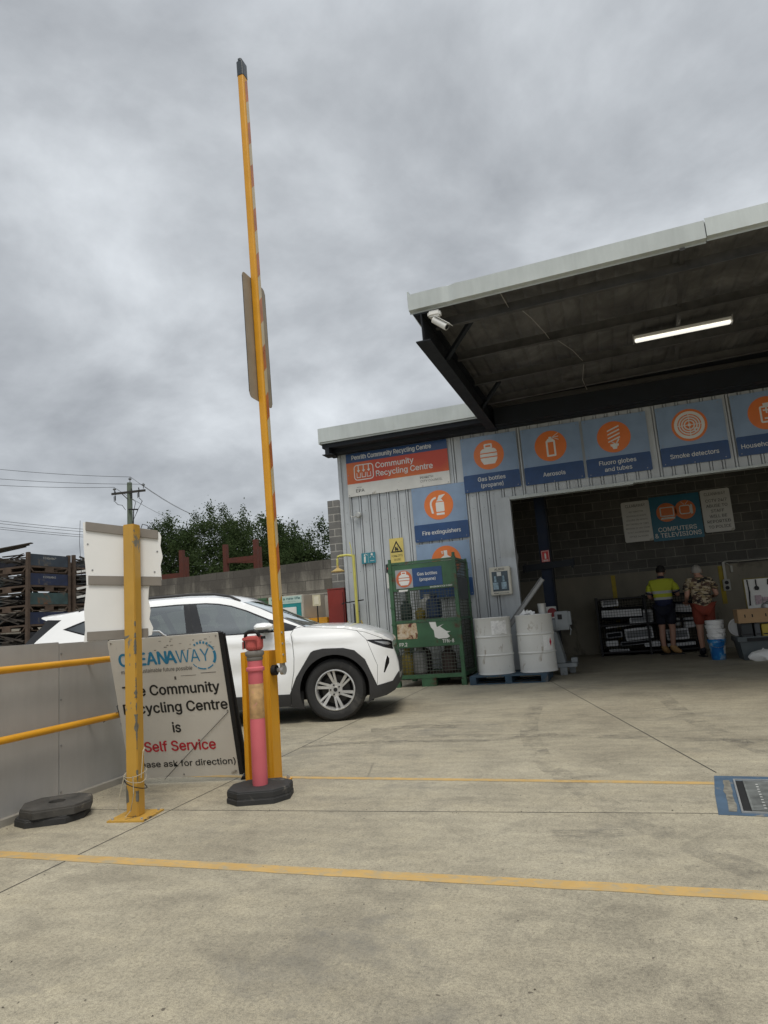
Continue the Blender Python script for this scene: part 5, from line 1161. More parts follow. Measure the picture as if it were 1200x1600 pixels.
s = thing('light_fitting', 'old fluorescent light fitting leaning in the bay behind the right drum', 'light fitting', (-1.36, 11.45, 0))
a_, b_ = Vector((-.20, .0, 1.02)), Vector((.26, .55, 1.62))
m = MB(); m.bar((-.42, -.02, .72), (.30, .25, 1.60), .085, .03, (0, 1, .3)); m.build('body', pm('old_fitting', (.20, .20, .195), .6), s, bevel=.004); m = MB(); m.bar((-.40, -.065, .72), (.30, .20, 1.585), .045, .03, (0, 1, .3)); m.build('diffuser', pm('aged_diffuser', (.30, .30, .29), .4), s)
m = MB(); m.bar((-.46, .0, 0), (-.43, 0, .75), .05); m.build('support', DARKS, s)
# grey bale press / stand
s = thing('grey_machine', 'grey painted steel pedestal machine behind the right drum', 'machine', (-.90, 11.75, 0))
GM = pm('machine_grey', (.23, .25, .26), .55, var=.15, scale=4, dirt=(.12, .12, .11), dirt_amt=.03)
m = MB(); m.add([(-.28, -.2, .19), (.08, -.2, .19), (-.02, -.2, .70), (-.26, -.2, .70), (-.28, .2, .19), (.08, .2, .19), (-.02, .2, .70), (-.26, .2, .70)], [(0,1,2,3),(7,6,5,4),(0,4,5,1),(1,5,6,2),(2,6,7,3),(3,7,4,0)]); m.build('pedestal', GM, s, bevel=.01)
m = MB(); m.box(-.30, .0, -.18, .15, .71, .90); m.box(-.02, .20, -.22, .12, .72, 1.03); m.build('head_box', GM, s, bevel=.012)
m = MB(); m.box(.03, .10, -.226, -.2205, .90, .98); m.box(.201, .212, -.15, .05, .78, .98); m.build('recess', BLACK, s)
m = MB(); m.box(.17, .24, -.2, -.05, .80, 1.02); m.path([(.2, -.2, .8), (.22, -.2, .72), (.2, -.18, .64)], .012); m.build('lever', GM, s, bevel=.008)
m = MB(); m.box(-.30, .25, -.25, .25, .12, .185); m.box(-.02, .09, -.28, -.14, 0, .119); m.box(.16, .26, -.1, .1, .186, .26); m.box(-.30, -.2, .1, .25, 0, .119); m.box(.1, .2, .1, .25, 0, .119); m.box(-.3, -.2, -.25, -.14, 0, .119); m.build('base', GM, s, bevel=.008)
# green cage far behind car
s = thing('mesh_cage', 'low green mesh cage seen over the windscreen before the block wall', 'cage', (-8.2, 14.2, 0))
m = MB()
for x in (0, .9):
    for y in (0, .9): m.box(x-.03, x+.03, y-.03, y+.03, 0, 1.86)
for z in (.1, 1.0, 1.78): m.box(.03, .87, -.02, .02, z, z+.05); m.box(.03, .87, .88, .92, z, z+.05); m.box(-.02, .02, .03, .87, z, z+.05); m.box(.88, .92, .03, .87, z, z+.05)
m.build('frame', GREEN, s); B(.03, .87, -.012, -.002, 1.4, 1.78).build('panel', GREEN, s); wiremesh('mesh', [((0, 0), (.9, 0), .15, 1.4), ((.9, 0), (.9, .9), .15, 1.8)], s, WR, .08, .08)
# ================================================================== INSIDE THE BAY
# e-waste cage
s = thing('mesh_cage', 'long dark wire cage full of discarded electronics against the back wall', 'cage', (-.30, 14.95, 0), R(0))
m = MB()
for x in (0, .96, 1.95):
    for y in (0, .78): m.box(x-.022, x+.022, y-.022, y+.022, 0, 1.22)
for z in (.06, .62, 1.16): m.box(.022, 1.928, -.012, .012, z, z+.03); m.box(.022, 1.928, .768, .792, z, z+.03); m.box(-.012, .012, .022, .758, z, z+.03)
m.build('frame', BLACK, s); B(.02, 1.93, .02, .76, .05, .075).build('floor', BLACK, s)
wiremesh('front_mesh', [((0, 0), (1.95, 0), .09, 1.19)], s, pm('black_wire', (.008, .008, .008), .8, spec=.15), .055, .055, .0028); wiremesh('side_mesh', [((0, 0), (0, .78), .09, 1.19)], s, MC['black_wire'], .055, .055, .0028)
wiremesh('back_mesh', [((0, .78), (1.95, .78), .09, 1.19)], s, MC['black_wire'], .055, .055, .0028)
EW = [pm('ewaste_white', (.68, .69, .70), .5, var=.06), pm('ewaste_grey', (.22, .23, .24), .5, var=.1), pm('ewaste_black', (.010, .011, .014), .8, spec=.15)]
items = [(.10, .05, 1.02, .34, .42, .16, 0, 'white printer on top of the wire cage heap, far left'), (.05, .08, .76, .85, .5, .24, 2, 'large black flat television lying high in the wire cage'), (.62, .06, .62, .46, .4, .29, 0, 'white computer monitor tilted high in the wire cage'),
 (.1, .08, .56, .9, .5, .05, 2, 'flat black panel low under the television in the cage'), (.50, .06, .29, .55, .45, .24, 0, 'wide white appliance near the middle of the cage'), (.12, .06, .36, .33, .4, .12, 1, 'grey set top unit at the left of the cage'), (.10, .06, .20, .24, .4, .11, 0, 'small white box at the lower left of the cage'),
 (.38, .07, .19, .6, .4, .08, 1, 'flat grey keyboard tray low in the cage'), (.15, .06, .09, .40, .4, .04, 0, 'thin white panel on the cage floor'), (.85, .06, .15, .3, .4, .11, 0, 'small white modem box low behind the worker'), (1.35, .05, .78, .5, .5, .26, 2, 'black television between the two people in the cage'),
 (1.36, .05, .55, .22, .4, .15, 0, 'small white speaker right of the worker in the cage'), (1.30, .05, .25, .42, .4, .22, 0, 'white square appliance right of the worker legs'), (1.25, .05, .10, .6, .5, .12, 2, 'black flat unit on the cage floor at right'), (1.66, .06, .48, .2, .4, .2, 0, 'narrow white unit at the right end of the cage')]
for x, y, z, a, b_, c_, k, lab in items:
    o = thing('electronic_waste', lab, 'electronics', (-.30+x, 14.95+y, z), 0, 'discarded electronics in the wire cage', rot=(0, R(rnd.uniform(-4, 4)), R(rnd.uniform(-3, 3))))
    B(0, a, 0, b_, 0, c_).build('case', EW[k], o, bevel=.012)
    if a > .3: B(.03, a-.03, -.003, -.0005, c_*.2, c_*.8).build('face', EW[(k+1) % 3] if k else EW[1], o)
# wall sockets
s = thing('power_outlet', 'white double power outlet with conduit on the concrete wall', 'power outlet', (2.36, 15.80, 1.17))
m = MB(); m.box(-.07, .07, -.05, .018, 0, .24); m.build('box', pm('aged_white_plastic', (.42, .41, .36), .5), s, bevel=.01); m = MB(); m.prism(disc(0, .06, .04), -.056, -.051); m.prism(disc(0, .17, .04), -.056, -.051); m.build('socket', BLACK, s)
m = MB(); m.box(-.03, .02, -.02, .018, .241, .60); m.path([(-.01, 0, .60), (.03, 0, .62), (.3, 0, .60), (1.2, 0, .60)], .012); m.box(.12, .16, -.02, .018, .38, .52); m.path([(.02, 0, .6), (.09, -.01, .56), (.13, -.01, .50)], .007); m.build('conduit', MC['aged_white_plastic'], s)
# buckets: stacked
BK = pm('bucket_white', (.72, .72, .71), .4, var=.05, dirt=(.35, .34, .32), dirt_amt=0)
def bucket(z, lab, mat, k):
    o = thing('bucket', lab, 'bucket', (1.655+.008*((k*7) % 3-1), 13.0, z), .7*k, 'nested buckets standing in the bay')
    m = MB(); m.lathe([(.108, 0), (.112, .005), (.128, .285), (.129, .29), (.145, .292), (.147, .31), (.143, .318), (.150, .322), (.152, .345), (.144, .350), (.138, .34), (.106, .02), (0, .018)], 32, cap=True); m.build('body', mat, o, smooth=True)
    m = MB(); m.path([(.150*math.cos(R(a)), -.150*math.sin(R(a)), .33-.12*math.sin(R(a))) for a in range(0, 181, 15)], .003, 6); m.build('handle', SILV, o)
bl_, t, b = newmat('blue_tub'); sp = t.nodes.new('ShaderNodeSeparateXYZ'); t.links.new(tcoord(t), sp.inputs[0]); c = ramp(t, tnoise(t, tcoord(t), 7, 3), [(.45, (.01, .12, .36)), (.55, (.02, .22, .5)), (.68, (.4, .45, .5))]); t.links.new(c, b.inputs['Base Color']); b.inputs['Roughness'].default_value = .4
bucket(.0, 'blue printed bucket at the bottom of the nested stack', bl_, 0)
for k, lb in enumerate(('lowest', 'second', 'third', 'uppermost')): bucket(.02+.075*(k+1), lb+' white bucket nested above the blue one', BK, k+1)
# tub with goods at the right edge
s = thing('storage_tub', 'big grey plastic tub on the floor at the right edge of the bay', 'tub', (1.93, 12.6, 0))
TB = pm('grey_tub_plastic', (.075, .09, .095), .5, var=.15)
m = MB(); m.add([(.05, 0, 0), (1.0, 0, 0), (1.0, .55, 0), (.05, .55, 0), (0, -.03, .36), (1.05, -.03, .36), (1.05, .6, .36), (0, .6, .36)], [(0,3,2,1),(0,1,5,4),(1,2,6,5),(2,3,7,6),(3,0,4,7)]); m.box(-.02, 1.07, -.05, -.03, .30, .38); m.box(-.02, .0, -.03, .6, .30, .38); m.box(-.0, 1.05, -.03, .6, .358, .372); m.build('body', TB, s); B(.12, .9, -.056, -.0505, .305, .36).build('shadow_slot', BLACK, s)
B(.2, .42, -.0, .04, .0, .055).build('foot', BLACK, s)
for nm, lab, cat, bx, mat in (('equipment_box', 'dark box on the tub left of the yellow one', 'box', (2.0, 2.17, 12.62, 13.0, .375, .60), pm('dark_box', (.02, .024, .026), .5)), ('equipment_box', 'slim grey box between dark and yellow boxes on the tub', 'box', (2.20, 2.28, 12.60, 13.0, .375, .59), pm('slate_box', (.07, .075, .08), .5)), ('equipment_box', 'yellow box on the tub beneath the carton', 'box', (2.30, 2.62, 12.58, 12.9, .375, .57), pm('yellow_box', (.40, .30, .03), .5))):
    x0, x1, y0, y1, z0, z1 = bx; o = thing(nm, lab, cat, (x0, y0, z0), 0, 'boxes piled on the grey tub'); B(0, x1-x0, 0, y1-y0, 0, z1-z0).build('case', mat, o, bevel=.008); B(.01, x1-x0-.01, -.003, -.0005, .03, .05).build('trim', BLACK, o)
s = thing('cardboard_box', 'open brown carton with three hand slots on top of the pile', 'box', (1.965, 12.55, .605), 0)
m = MB(); m.box(0, .85, 0, .008, 0, .225); m.box(0, .008, .0085, .4, 0, .225); m.box(.842, .85, .0085, .4, 0, .225); m.box(.0085, .8415, .392, .4, 0, .225); m.box(.0085, .8415, .0085, .3915, 0, .008); m.build('carton', pm('carton_brown', (.36, .23, .12), .8, var=.1), s)
m = MB()
for x in (.10, .21, .41): m.box(x, x+.018, -.002, -.0005, .09, .14)
m.build('hand_slot', BLACK, s)
s = thing('plastic_lid', 'round white plastic lid standing behind the boxes on the tub', 'tray', (2.03, 13.12, .372)); m = MB(Matrix.Translation((0, 0, .15)) @ Matrix.Rotation(R(90), 4, 'X')); m.lathe([(0, 0), (.15, 0), (.155, .01), (.15, .02), (.13, .02), (.12, .012), (0, .012)], 32); m.build('disc', BK, s, smooth=True); m = MB(); m.box(-.02, .02, -.0, .02, 0, .01); m.build('tab', BK, s)  # a plastic lid, stood on edge behind the boxes
s = thing('display_board', 'white display board hung with cables and headphones behind the carton', 'board', (2.37, 13.9, 0)); m = MB(); m.box(0, 1.2, 0, .03, .80, 1.34); m.build('board', SIGNW, s); m = MB()
for x in (.05, 1.1): m.box(x, x+.04, .031, .07, 0, .8)
m.build('leg', BLACK, s); m = MB(); m.box(-.02, -.001, -.01, .03, .8, 1.35); m.box(-.02, 1.2, -.012, .032, 1.341, 1.36); m.build('frame', pm('olive_frame', (.16, .13, .03), .6), s)
m = MB(); m.path([(.05, -.015, 1.33), (.06, -.02, 1.1), (.04, -.02, .86)], .014); m.path([(.19, -.015, 1.33), (.19, -.02, 1.2)], .01); m.prism(disc(.19, 1.17, .04, 16), -.03, -.005); m.path([(.38, -.015, 1.22), (.39, -.02, 1.31), (.46, -.02, 1.34), (.53, -.02, 1.29), (.54, -.02, 1.2)], .012); m.prism(disc(.54, 1.16, .045, 16), -.035, -.005); m.box(.42, .7, -.03, -.005, .98, 1.10); m.build('headphones', BLACK, s)
m = MB(); m.box(.14, .24, -.03, -.005, .88, 1.04); m.box(.26, .36, -.03, -.005, .86, 1.0); m.build('packet', pm('pink_packet', (.4, .3, .33), .5, var=.4, scale=30), s)
s = thing('cooking_pot', 'pale round pot with wire handle standing in the carton', 'pot', (2.50, 12.72, .6135)); m = MB(); m.lathe([(.09, 0), (.13, .05), (.14, .26), (.13, .28), (.06, .31), (.02, .33), (.02, .36)], 24); m.build('body', GALV, s, smooth=True); m = MB(); m.path([(.15*math.cos(R(a)), -.02, .22+.13*math.sin(R(a))) for a in range(0, 181, 15)], .005, 6); m.build('handle', SILV, s)
s = thing('plastic_bag', 'crumpled white plastic bag on the floor before the grey tub', 'bag', (2.25, 12.38, 0)); m = MB(); m.lathe([(.12, 0), (.19, .03), (.20, .08), (.15, .14), (.07, .17), (0, .18)], 24)
for i, p in enumerate(m.v): q = noise.noise(p*9)*.05; m.v[i] = Vector((p.x*1.3+q, p.y*.6+q*.6, max(0, p.z+q*.6)))
m.build('bag', WHITE, s, smooth=True); m = MB(); m.path([(-.05, 0, .15), (-.02, -.02, .2), (.02, 0, .15)], .008); m.build('handle', WHITE, s)

# ================================================================== PEOPLE
def skin(name, verts, edges, rad, mat, par, sub=2, bake=True):
    me = bpy.data.meshes.new(name); me.from_pydata(verts, edges, []); o = bpy.data.objects.new(name, me); COL.objects.link(o)
    md = o.modifiers.new('s', 'SKIN'); md.use_smooth_shade = True; sv = me.skin_vertices[0].data if me.skin_vertices else None
    if sv is None:
        bm = bmesh.new(); bm.from_mesh(me); lay = bm.verts.layers.skin.verify(); bm.to_mesh(me); bm.free(); sv = me.skin_vertices[0].data
    for i, r in enumerate(rad): sv[i].radius = (r, r) if isinstance(r, (int, float)) else r; sv[i].use_root = (i == 0)
    sb = o.modifiers.new('b', 'SUBSURF'); sb.levels = sub; sb.render_levels = sub
    dg = bpy.context.evaluated_depsgraph_get(); m2 = bpy.data.meshes.new_from_object(o.evaluated_get(dg)); bpy.data.objects.remove(o)
    m2.materials.clear(); m2.materials.append(mat)
    for p in m2.polygons: p.use_smooth = True
    n = bpy.data.objects.new(name, m2); COL.objects.link(n); n.parent = par; return n
def limbs(J, segs):
    names = []; E2 = []
    for a, b_ in segs:
        for q in (a, b_):
            if q not in names: names.append(q)
        E2.append((names.index(a), names.index(b_)))
    return [J[n][0] for n in names], E2, [J[n][1] for n in names]
def scaleY(o, z0, z1, ky, kx=1):
    for v in o.data.vertices:
        if z0 < v.co.z < z1: v.co.y *= ky; v.co.x *= kx
def person(lab, loc, rz, sc_, J, mats, kind, hem=-.10):
    p = thing('person', lab, 'person', loc, rz); p.scale = (sc_,)*3
    J = {k: (Vector(v[0]), v[1]) for k, v in J.items()}
    base = [('pel', 'spi'), ('spi', 'che'), ('che', 'nk0'), ('nk0', 'nk1'), ('nk1', 'hd0'), ('hd0', 'hd1')]
    for s_ in 'LR': base += [('che', 'sh'+s_), ('sh'+s_, 'el'+s_), ('el'+s_, 'wr'+s_), ('wr'+s_, 'pa'+s_), ('pel', 'hi'+s_), ('hi'+s_, 'kn'+s_), ('kn'+s_, 'ca'+s_), ('ca'+s_, 'an'+s_), ('an'+s_, 'to'+s_)]
    bo = skin('body', *limbs(J, base), mats['skin'], p)
    for v in bo.data.vertices:
        if v.co.z < 1.36 and v.co.z > .9 and abs(v.co.x) < .17: v.co.y *= .72; v.co.x *= .93
    # fingers and thumb, nose, ears joined into the body mesh
    m = MB()
    for s_ in 'LR':
        pa = J['pa'+s_][0]; d = (pa-J['wr'+s_][0]).normalized(); side = d.cross(Vector((0, 0, 1))).normalized(); dn = Vector((0, 0, -1))
        for k, ln in enumerate((.065, .078, .072, .055)):
            b0 = pa+side*(k-1.5)*.019; m.path([b0, b0+d*ln*.5, b0+d*ln*.8+dn*.02, b0+d*ln*.85+dn*.045], [.010, .009, .0085, .007], 6)
        th_ = pa-d*.03+side*(-.035 if s_ == 'L' else .035); m.path([th_, th_+(side*(-.02 if s_ == 'L' else .02))+d*.025, th_+(side*(-.02 if s_ == 'L' else .02))+d*.055+dn*.012], [.012, .010, .008], 6)
    h = J['hd0'][0]; f = mats['face']; si = Vector((f.y, -f.x, 0)); u_ = Vector((0, 0, 1))
    m.path([h+f*.085+u_*.03, h+f*.112, h+f*.10-u_*.018], [.010, .014, .012], 6)
    for sg in (-1, 1):
        c0 = h+si*sg*.082; m.add([c0+(-f*.02+u_*.035), c0+si*sg*.018+(-f*.03+u_*.03), c0+si*sg*.02-f*.028-u_*.02, c0-f*.01-u_*.035, c0+f*.005], [(0, 1, 2, 3, 4)])
    x = m.build('tmp', mats['skin'], None, smooth=True); bm = bmesh.new(); bm.from_mesh(bo.data); bm.from_mesh(x.data); bm.to_mesh(bo.data); bm.free(); bpy.data.objects.remove(x)
    m = MB()
    for sg in (-1, 1): m.tube(h+f*.088+si*sg*.032+u_*.028, h+f*.098+si*sg*.032+u_*.028, .011, n=10)
    m.build('eye', INK, bo); m = MB(); m.tube(h+f*.093-u_*.045-si*.025, h+f*.093-u_*.045+si*.025, .007, n=8); m.build('mouth', pm('lips', (.3, .1, .08), .5), bo)
    def grow(keys, k=.012, over={}): return {a: (J[a][0], over.get(a, J[a][1]+k)) for a in keys}
    shk = ['pel', 'spi', 'che', 'nk0', 'shL', 'shR']; Js = grow(J.keys(), .018, {'nk0': .068, 'pel': .165, 'elL': .062, 'elR': .062})
    for s_ in 'LR': Js['mi'+s_] = (J['sh'+s_][0].lerp(J['el'+s_][0], .75), .068)
    sg_ = [('pel', 'spi'), ('spi', 'che'), ('che', 'nk0')]+[x for s_ in 'LR' for x in (('che', 'sh'+s_), ('sh'+s_, 'mi'+s_))]
    Js['pel'] = (J['pel'][0]+Vector((0, 0, hem)), .178); Js['spi'] = (J['spi'][0], .168); Js['che'] = (J['che'][0], .172)
    st = skin('shirt', *limbs(Js, sg_), mats['shirt'], p)
    Jt = grow(J.keys(), .03); 
    for v in st.data.vertices:
        if v.co.z < 1.36 and abs(v.co.x) < .2: v.co.y *= .86
        if v.co.z < 1.36: v.co.x *= 1.08
    for s_ in 'LR': Jt['kk'+s_] = (J['hi'+s_][0].lerp(J['kn'+s_][0], .82), .098); Jt['hi'+s_] = (J['hi'+s_][0], .125)
    Jt['pel'] = (J['pel'][0], .155)
    so = skin('shorts', *limbs(Jt, [('pel', 'hiL'), ('pel', 'hiR'), ('hiL', 'kkL'), ('hiR', 'kkR')]), mats['shorts'], p)
    for s_ in 'LR':
        an, to = J['an'+s_][0], J['to'+s_][0]; Jb = {'a': (an+Vector((0, 0, .10)), .058), 'b': (an, .056), 'h': (an+(an-to).normalized()*.03+Vector((0, 0, -.035)), .045), 'm': (an.lerp(to, .55)+Vector((0, 0, -.012)), .050), 't': (to+Vector((0, 0, -.0)), .042)}
        bt = skin('boot', *limbs(Jb, [('b', 'a'), ('b', 'h'), ('b', 'm'), ('m', 't')]), mats['boot'], p)
        for v in bt.data.vertices: v.co.z = max(v.co.z, .012)
        m = MB(); n2 = (to-an); n2.z = 0; n2.normalize(); q = Vector((-n2.y, n2.x, 0)); c0 = Vector((an.x, an.y, 0)); L0 = (Vector((to.x, to.y, 0))-c0).length
        m.add([c0-n2*.075-q*.042, c0+n2*(L0+.035)-q*.045, c0+n2*(L0+.035)+q*.045, c0-n2*.075+q*.042, c0-n2*.075-q*.042+u_*.02, c0+n2*(L0+.035)-q*.045+u_*.02, c0+n2*(L0+.035)+q*.045+u_*.02, c0-n2*.075+q*.042+u_*.02], [(0,3,2,1),(4,5,6,7),(0,1,5,4),(1,2,6,5),(2,3,7,6),(3,0,4,7)]); m.build('sole', RUBBER, bt)
    # hair
    m = MB(); P = []; n = 20; K = 9
    for k in range(K+1):
        ph = R(90-k*(112/K))
        for i in range(n): t = 2*PI*i/n; P.append(Vector((math.cos(t)*math.cos(ph), math.sin(t)*math.cos(ph), math.sin(ph))))
    hc = h+u_*.018; PP = []
    for v in P:
        fr = v.dot(f); cut = .0
        if fr > .35 and v.z < .45: v = Vector((v.x*.85, v.y*.85, v.z*.9))
        rr = (.098 if kind == 'dark' else .101)*(1+.05*noise.noise(v*6)); PP.append(hc+Vector((v.x*rr*.92, v.y*rr*1.02, v.z*rr*1.12)))
    m.add(PP, [(k*n+i, k*n+(i+1) % n, (k+1)*n+(i+1) % n, (k+1)*n+i) for k in range(K) for i in range(n)]); m.build('hair', mats['hair'], p, smooth=True)
    return p, J, st
SK = pm('skin', (.40, .22, .155), .55, var=.08)
J1 = dict(pel=((0, 0, .94), .135), spi=((0, .0, 1.12), .135), che=((0, .0, 1.32), .150), nk0=((.0, .0, 1.47), .062), nk1=((.01, .015, 1.53), .052), hd0=((.02, .03, 1.62), .078), hd1=((.02, .03, 1.70), .070),
 shL=((-.185, 0, 1.40), .062), elL=((-.26, .02, 1.13), .045), wrL=((-.17, .23, 1.08), .030), paL=((-.13, .30, 1.07), .034), shR=((.185, 0, 1.40), .062), elR=((.27, .04, 1.14), .045), wrR=((.24, .28, 1.16), .030), paR=((.20, .35, 1.17), .034),
 hiL=((-.09, 0, .88), .10), knL=((-.10, .02, .48), .062), caL=((-.11, -.01, .34), .058), anL=((-.10, -.01, .10), .042), toL=((-.03, .12, .05), .036), hiR=((.09, 0, .88), .10), knR=((.09, .02, .48), .062), caR=((.08, -.01, .34), .058), anR=((.06, -.01, .10), .042), toR=((.21, .03, .05), .036))
HV, t, b = newmat('hi_vis_shirt'); sp = t.nodes.new('ShaderNodeSeparateXYZ'); t.links.new(tcoord(t), sp.inputs[0])
c = ramp(t, sp.outputs[2], [(0, (.012, .018, .06)), (.5, (.012, .018, .06))]); n_ = c.node; n_.color_ramp.interpolation = 'CONSTANT'
mr_ = t.nodes.new('ShaderNodeMapRange'); t.links.new(sp.outputs[2], mr_.inputs[0]); mr_.inputs[1].default_value = .8; mr_.inputs[2].default_value = 1.6
t.links.remove(n_.inputs[0].links[0]); t.links.new(mr_.outputs[0], n_.inputs[0]); el = n_.color_ramp.elements
NV = (.012, .018, .06, 1); YL = (.46, .50, .035, 1); SV = (.42, .43, .42, 1)
el[0].position = 0; el[0].color = NV; el[1].position = .33; el[1].color = SV
for p_2, c_2 in ((.39, YL), (.48, SV), (.545, YL)): q_ = el.new(p_2); q_.color = c_2
t.links.new(n_.outputs[0], b.inputs['Base Color']); b.inputs['Roughness'].default_value = .8
P1, JJ, st1 = person('person in yellow hi-vis shirt, dark shorts and tan boots facing the wire cage', (1.00, 14.62, 0), R(-12), 1.02, J1, dict(skin=SK, shirt=HV, shorts=pm('navy_shorts', (.006, .008, .018), .85), boot=pm('tan_boot', (.36, .21, .08), .7, var=.15), hair=pm('dark_hair', (.012, .010, .009), .8), face=Vector((.60, .80, 0))), 'dark')
m = MB()
for s_, q in (('L', -1), ('R', 1)):
    a0, a1 = JJ['sh'+s_][0], JJ['el'+s_][0]; m.tube(a0.lerp(a1, .70), a0.lerp(a1, .80), .0785, .0765, 16)
m.build('sleeve_cuff', pm('navy_cuff', (.012, .018, .05), .8), P1, smooth=True); m = MB(); m.lathe([(.058, 1.485), (.066, 1.49), (.063, 1.525), (.055, 1.52)], 16, cap=False); m.build('collar', MC['navy_cuff'], P1, smooth=True)
J2 = {k: v for k, v in J1.items()}
J2.update(che=((0, .03, 1.31), .152), nk0=((0, .055, 1.44), .062), nk1=((0, .085, 1.49), .052), hd0=((0, .12, 1.56), .078), hd1=((0, .13, 1.64), .070), shL=((-.185, .03, 1.38), .062), shR=((.185, .03, 1.38), .062), elL=((-.25, -.02, 1.12), .045), wrL=((-.24, .19, 1.02), .030), paL=((-.23, .26, 1.0), .034), elR=((.27, -.01, 1.12), .045), wrR=((.24, .20, 1.08), .03), paR=((.2, .27, 1.08), .034), toL=((-.12, .15, .05), .036), toR=((.10, .15, .05), .036), anL=((-.10, -.01, .10), .042), anR=((.09, -.01, .10), .042))
P2, JJ, st2 = person('grey-haired person in camouflage shirt and red shorts beside the white buckets', (1.60, 13.75, 0), R(4), 1.0, J2, dict(skin=SK, shirt=camo(), shorts=pm('rust_red_shorts', (.20, .035, .018), .85), boot=pm('black_boot', (.012, .013, .02), .7), hair=pm('grey_hair', (.30, .28, .25), .85), face=Vector((.12, .99, 0))), 'grey', -.17)
# ================================================================== BACKGROUND
SCR = scrapmat(); RUST = pm('rust_brown', (.075, .052, .038), .85, .2, var=.4, scale=5)
CB = [pm('crate_slate', (.03, .042, .058), .6, .1, var=.3, dirt=(.10, .085, .07), dirt_amt=.05), pm('crate_navy', (.012, .02, .055), .6, .1, var=.3, dirt=(.09, .08, .07), dirt_amt=.03), pm('crate_teal', (.03, .06, .062), .6, .1, var=.3, dirt=(.12, .06, .03), dirt_amt=.07), pm('crate_dark', (.018, .02, .028), .7, .1, var=.4)]
PAL = pm('pale_stencil', (.45, .45, .42), .6)
def crate(x, y, z, solid, col, lab, grp, seed, txt=None):
    # crate occupying x..x-1.2, y..y+1.2 with front (+X) side
    o = thing('steel_stillage', lab, 'stillage', (x, y, z), 0, grp); rn = random.Random(seed); H = .43
    for a in (-1.16, 0): 
        for b_ in (0, 1.16): B(a-.035, a+.035, b_-.035, b_+.035, 0, H).build('corner_post', RUST, o)
    m = MB(); m.box(-1.125, -.035, -.02, .02, .10, .14); m.box(-1.125, -.035, 1.14, 1.18, .10, .14); m.box(-.02, .02, .035, 1.125, .10, .14); m.box(-1.18, -1.14, .035, 1.125, .10, .14); m.box(-1.12, -.04, .04, 1.12, .125, .138)
    for a, b_ in ((.035, .12), (1.125, 1.04)): m.bar((.01, a, .10), (.01, b_, .01), .03); 
    m.box(-.01, .02, .12, 1.04, .0, .018); m.box(-.01, .02, .46, .70, .019, .099)
    for a, b_ in ((-.035, -.12), (-1.125, -1.04)): m.bar((a, -.01, .10), (b_, -.01, .01), .03)
    m.box(-1.04, -.12, -.02, .01, .0, .018); m.box(-.7, -.46, -.02, .01, .019, .099)
    m.build('base_frame', RUST, o)
    m = MB()
    if solid: m.box(.005, .02, .036, 1.124, .145, H-.03)
    m.box(-1.124, -.036, 1.14, 1.155, .145, H-.03)
    m.build('side_panel', CB[col], o)
    if txt: text(txt, PAL, o, .58, .30, 0, .36, .045, .0, 'c', M=Matrix.Translation((.0225, 0, 0)) @ Matrix(((0, 1, 0, 0), (1, 0, 0, 0), (0, 0, 1, 0), (0, 0, 0, 1))))
    m = MB()
    for k in range(20):
        a = Vector((rn.uniform(-1.1, -.1), rn.uniform(-.0, 1.1), rn.uniform(.15, H-.02))); b_ = Vector((rn.uniform(-1.1, -.08), rn.uniform(.03, 1.1), min(H+.04, a.z+rn.uniform(-.16, .16))))
        if k < 9: a = Vector((-1.05+rn.random()*.3, rn.uniform(.02, .1), rn.uniform(.15, H))); b_ = Vector((-.08-rn.random()*.3, rn.uniform(.02, .15), rn.uniform(.15, H)))
        if not solid and 9 <= k < 16: a = Vector((-.06, .08+rn.random()*.2, rn.uniform(.15, H))); b_ = Vector((-.03, 1.05-rn.random()*.3, rn.uniform(.15, H)))
        m.bar(a, b_, rn.uniform(.02, .09), rn.uniform(.01, .04))
    q = m.build('scrap_load', SCR, o); q['kind'] = 'stuff'
    return o
ords = ['top', 'second from top', 'third from top', 'fourth from top', 'fifth from top', 'sixth from top', 'seventh from top', 'lowest']
for k in range(7):
    z = 3.17-.43*(k+1); colr = (0, 1, 2, 1, 3, 0, 3, 3)[k]; dsc = ('slate blue', 'navy blue', 'rust-edged teal', 'dark navy', 'blackened', 'dull slate', 'grimy dark', 'mud-stained')[k]
    crate(-12.0, 11.4, z, True, colr, f'{dsc} steel stillage, {ords[k]} of the stack beside the torn white board', 'stacked steel stillages of scrap', k, ('E1306A847', 'E1306A841', None)[min(k, 2)])
    crate(-13.35, 11.4, z+.02, True, 3, f'dark scrap stillage, {ords[k]} of the leftmost stack', 'stacked steel stillages of scrap', 20+k)
    crate(-12.0, 12.72, z+.02, False, 3, f'open-sided scrap stillage, {ords[k]} of the stack nearest the white board', 'stacked steel stillages of scrap', 40+k)
m = MB()
for z, l in ((2.78, .5), (2.38, .45), (2.18, .5)): m.bar((-11.93, 12.75, z), (-11.95, 12.75+l, z+.08), .02, .05)
o = m.build('light_tube_bundle', WHITE); tag(o, 'white tubes poking out of the stillages next to the white board', 'tubes')
for k in range(3):
    m = MB(); m.bar((-13.2, 11.36-.1*k, 3.21+.02*k), (-12.2+.1*k, 11.5, 3.32+.03*k), .10, .02); o = m.build('scrap_bar', SCR); tag(o, ('lowest', 'middle', 'uppermost')[k]+' loose steel bar resting on the leftmost stillage stack', 'steel bar', 'loose bars on the stillages')
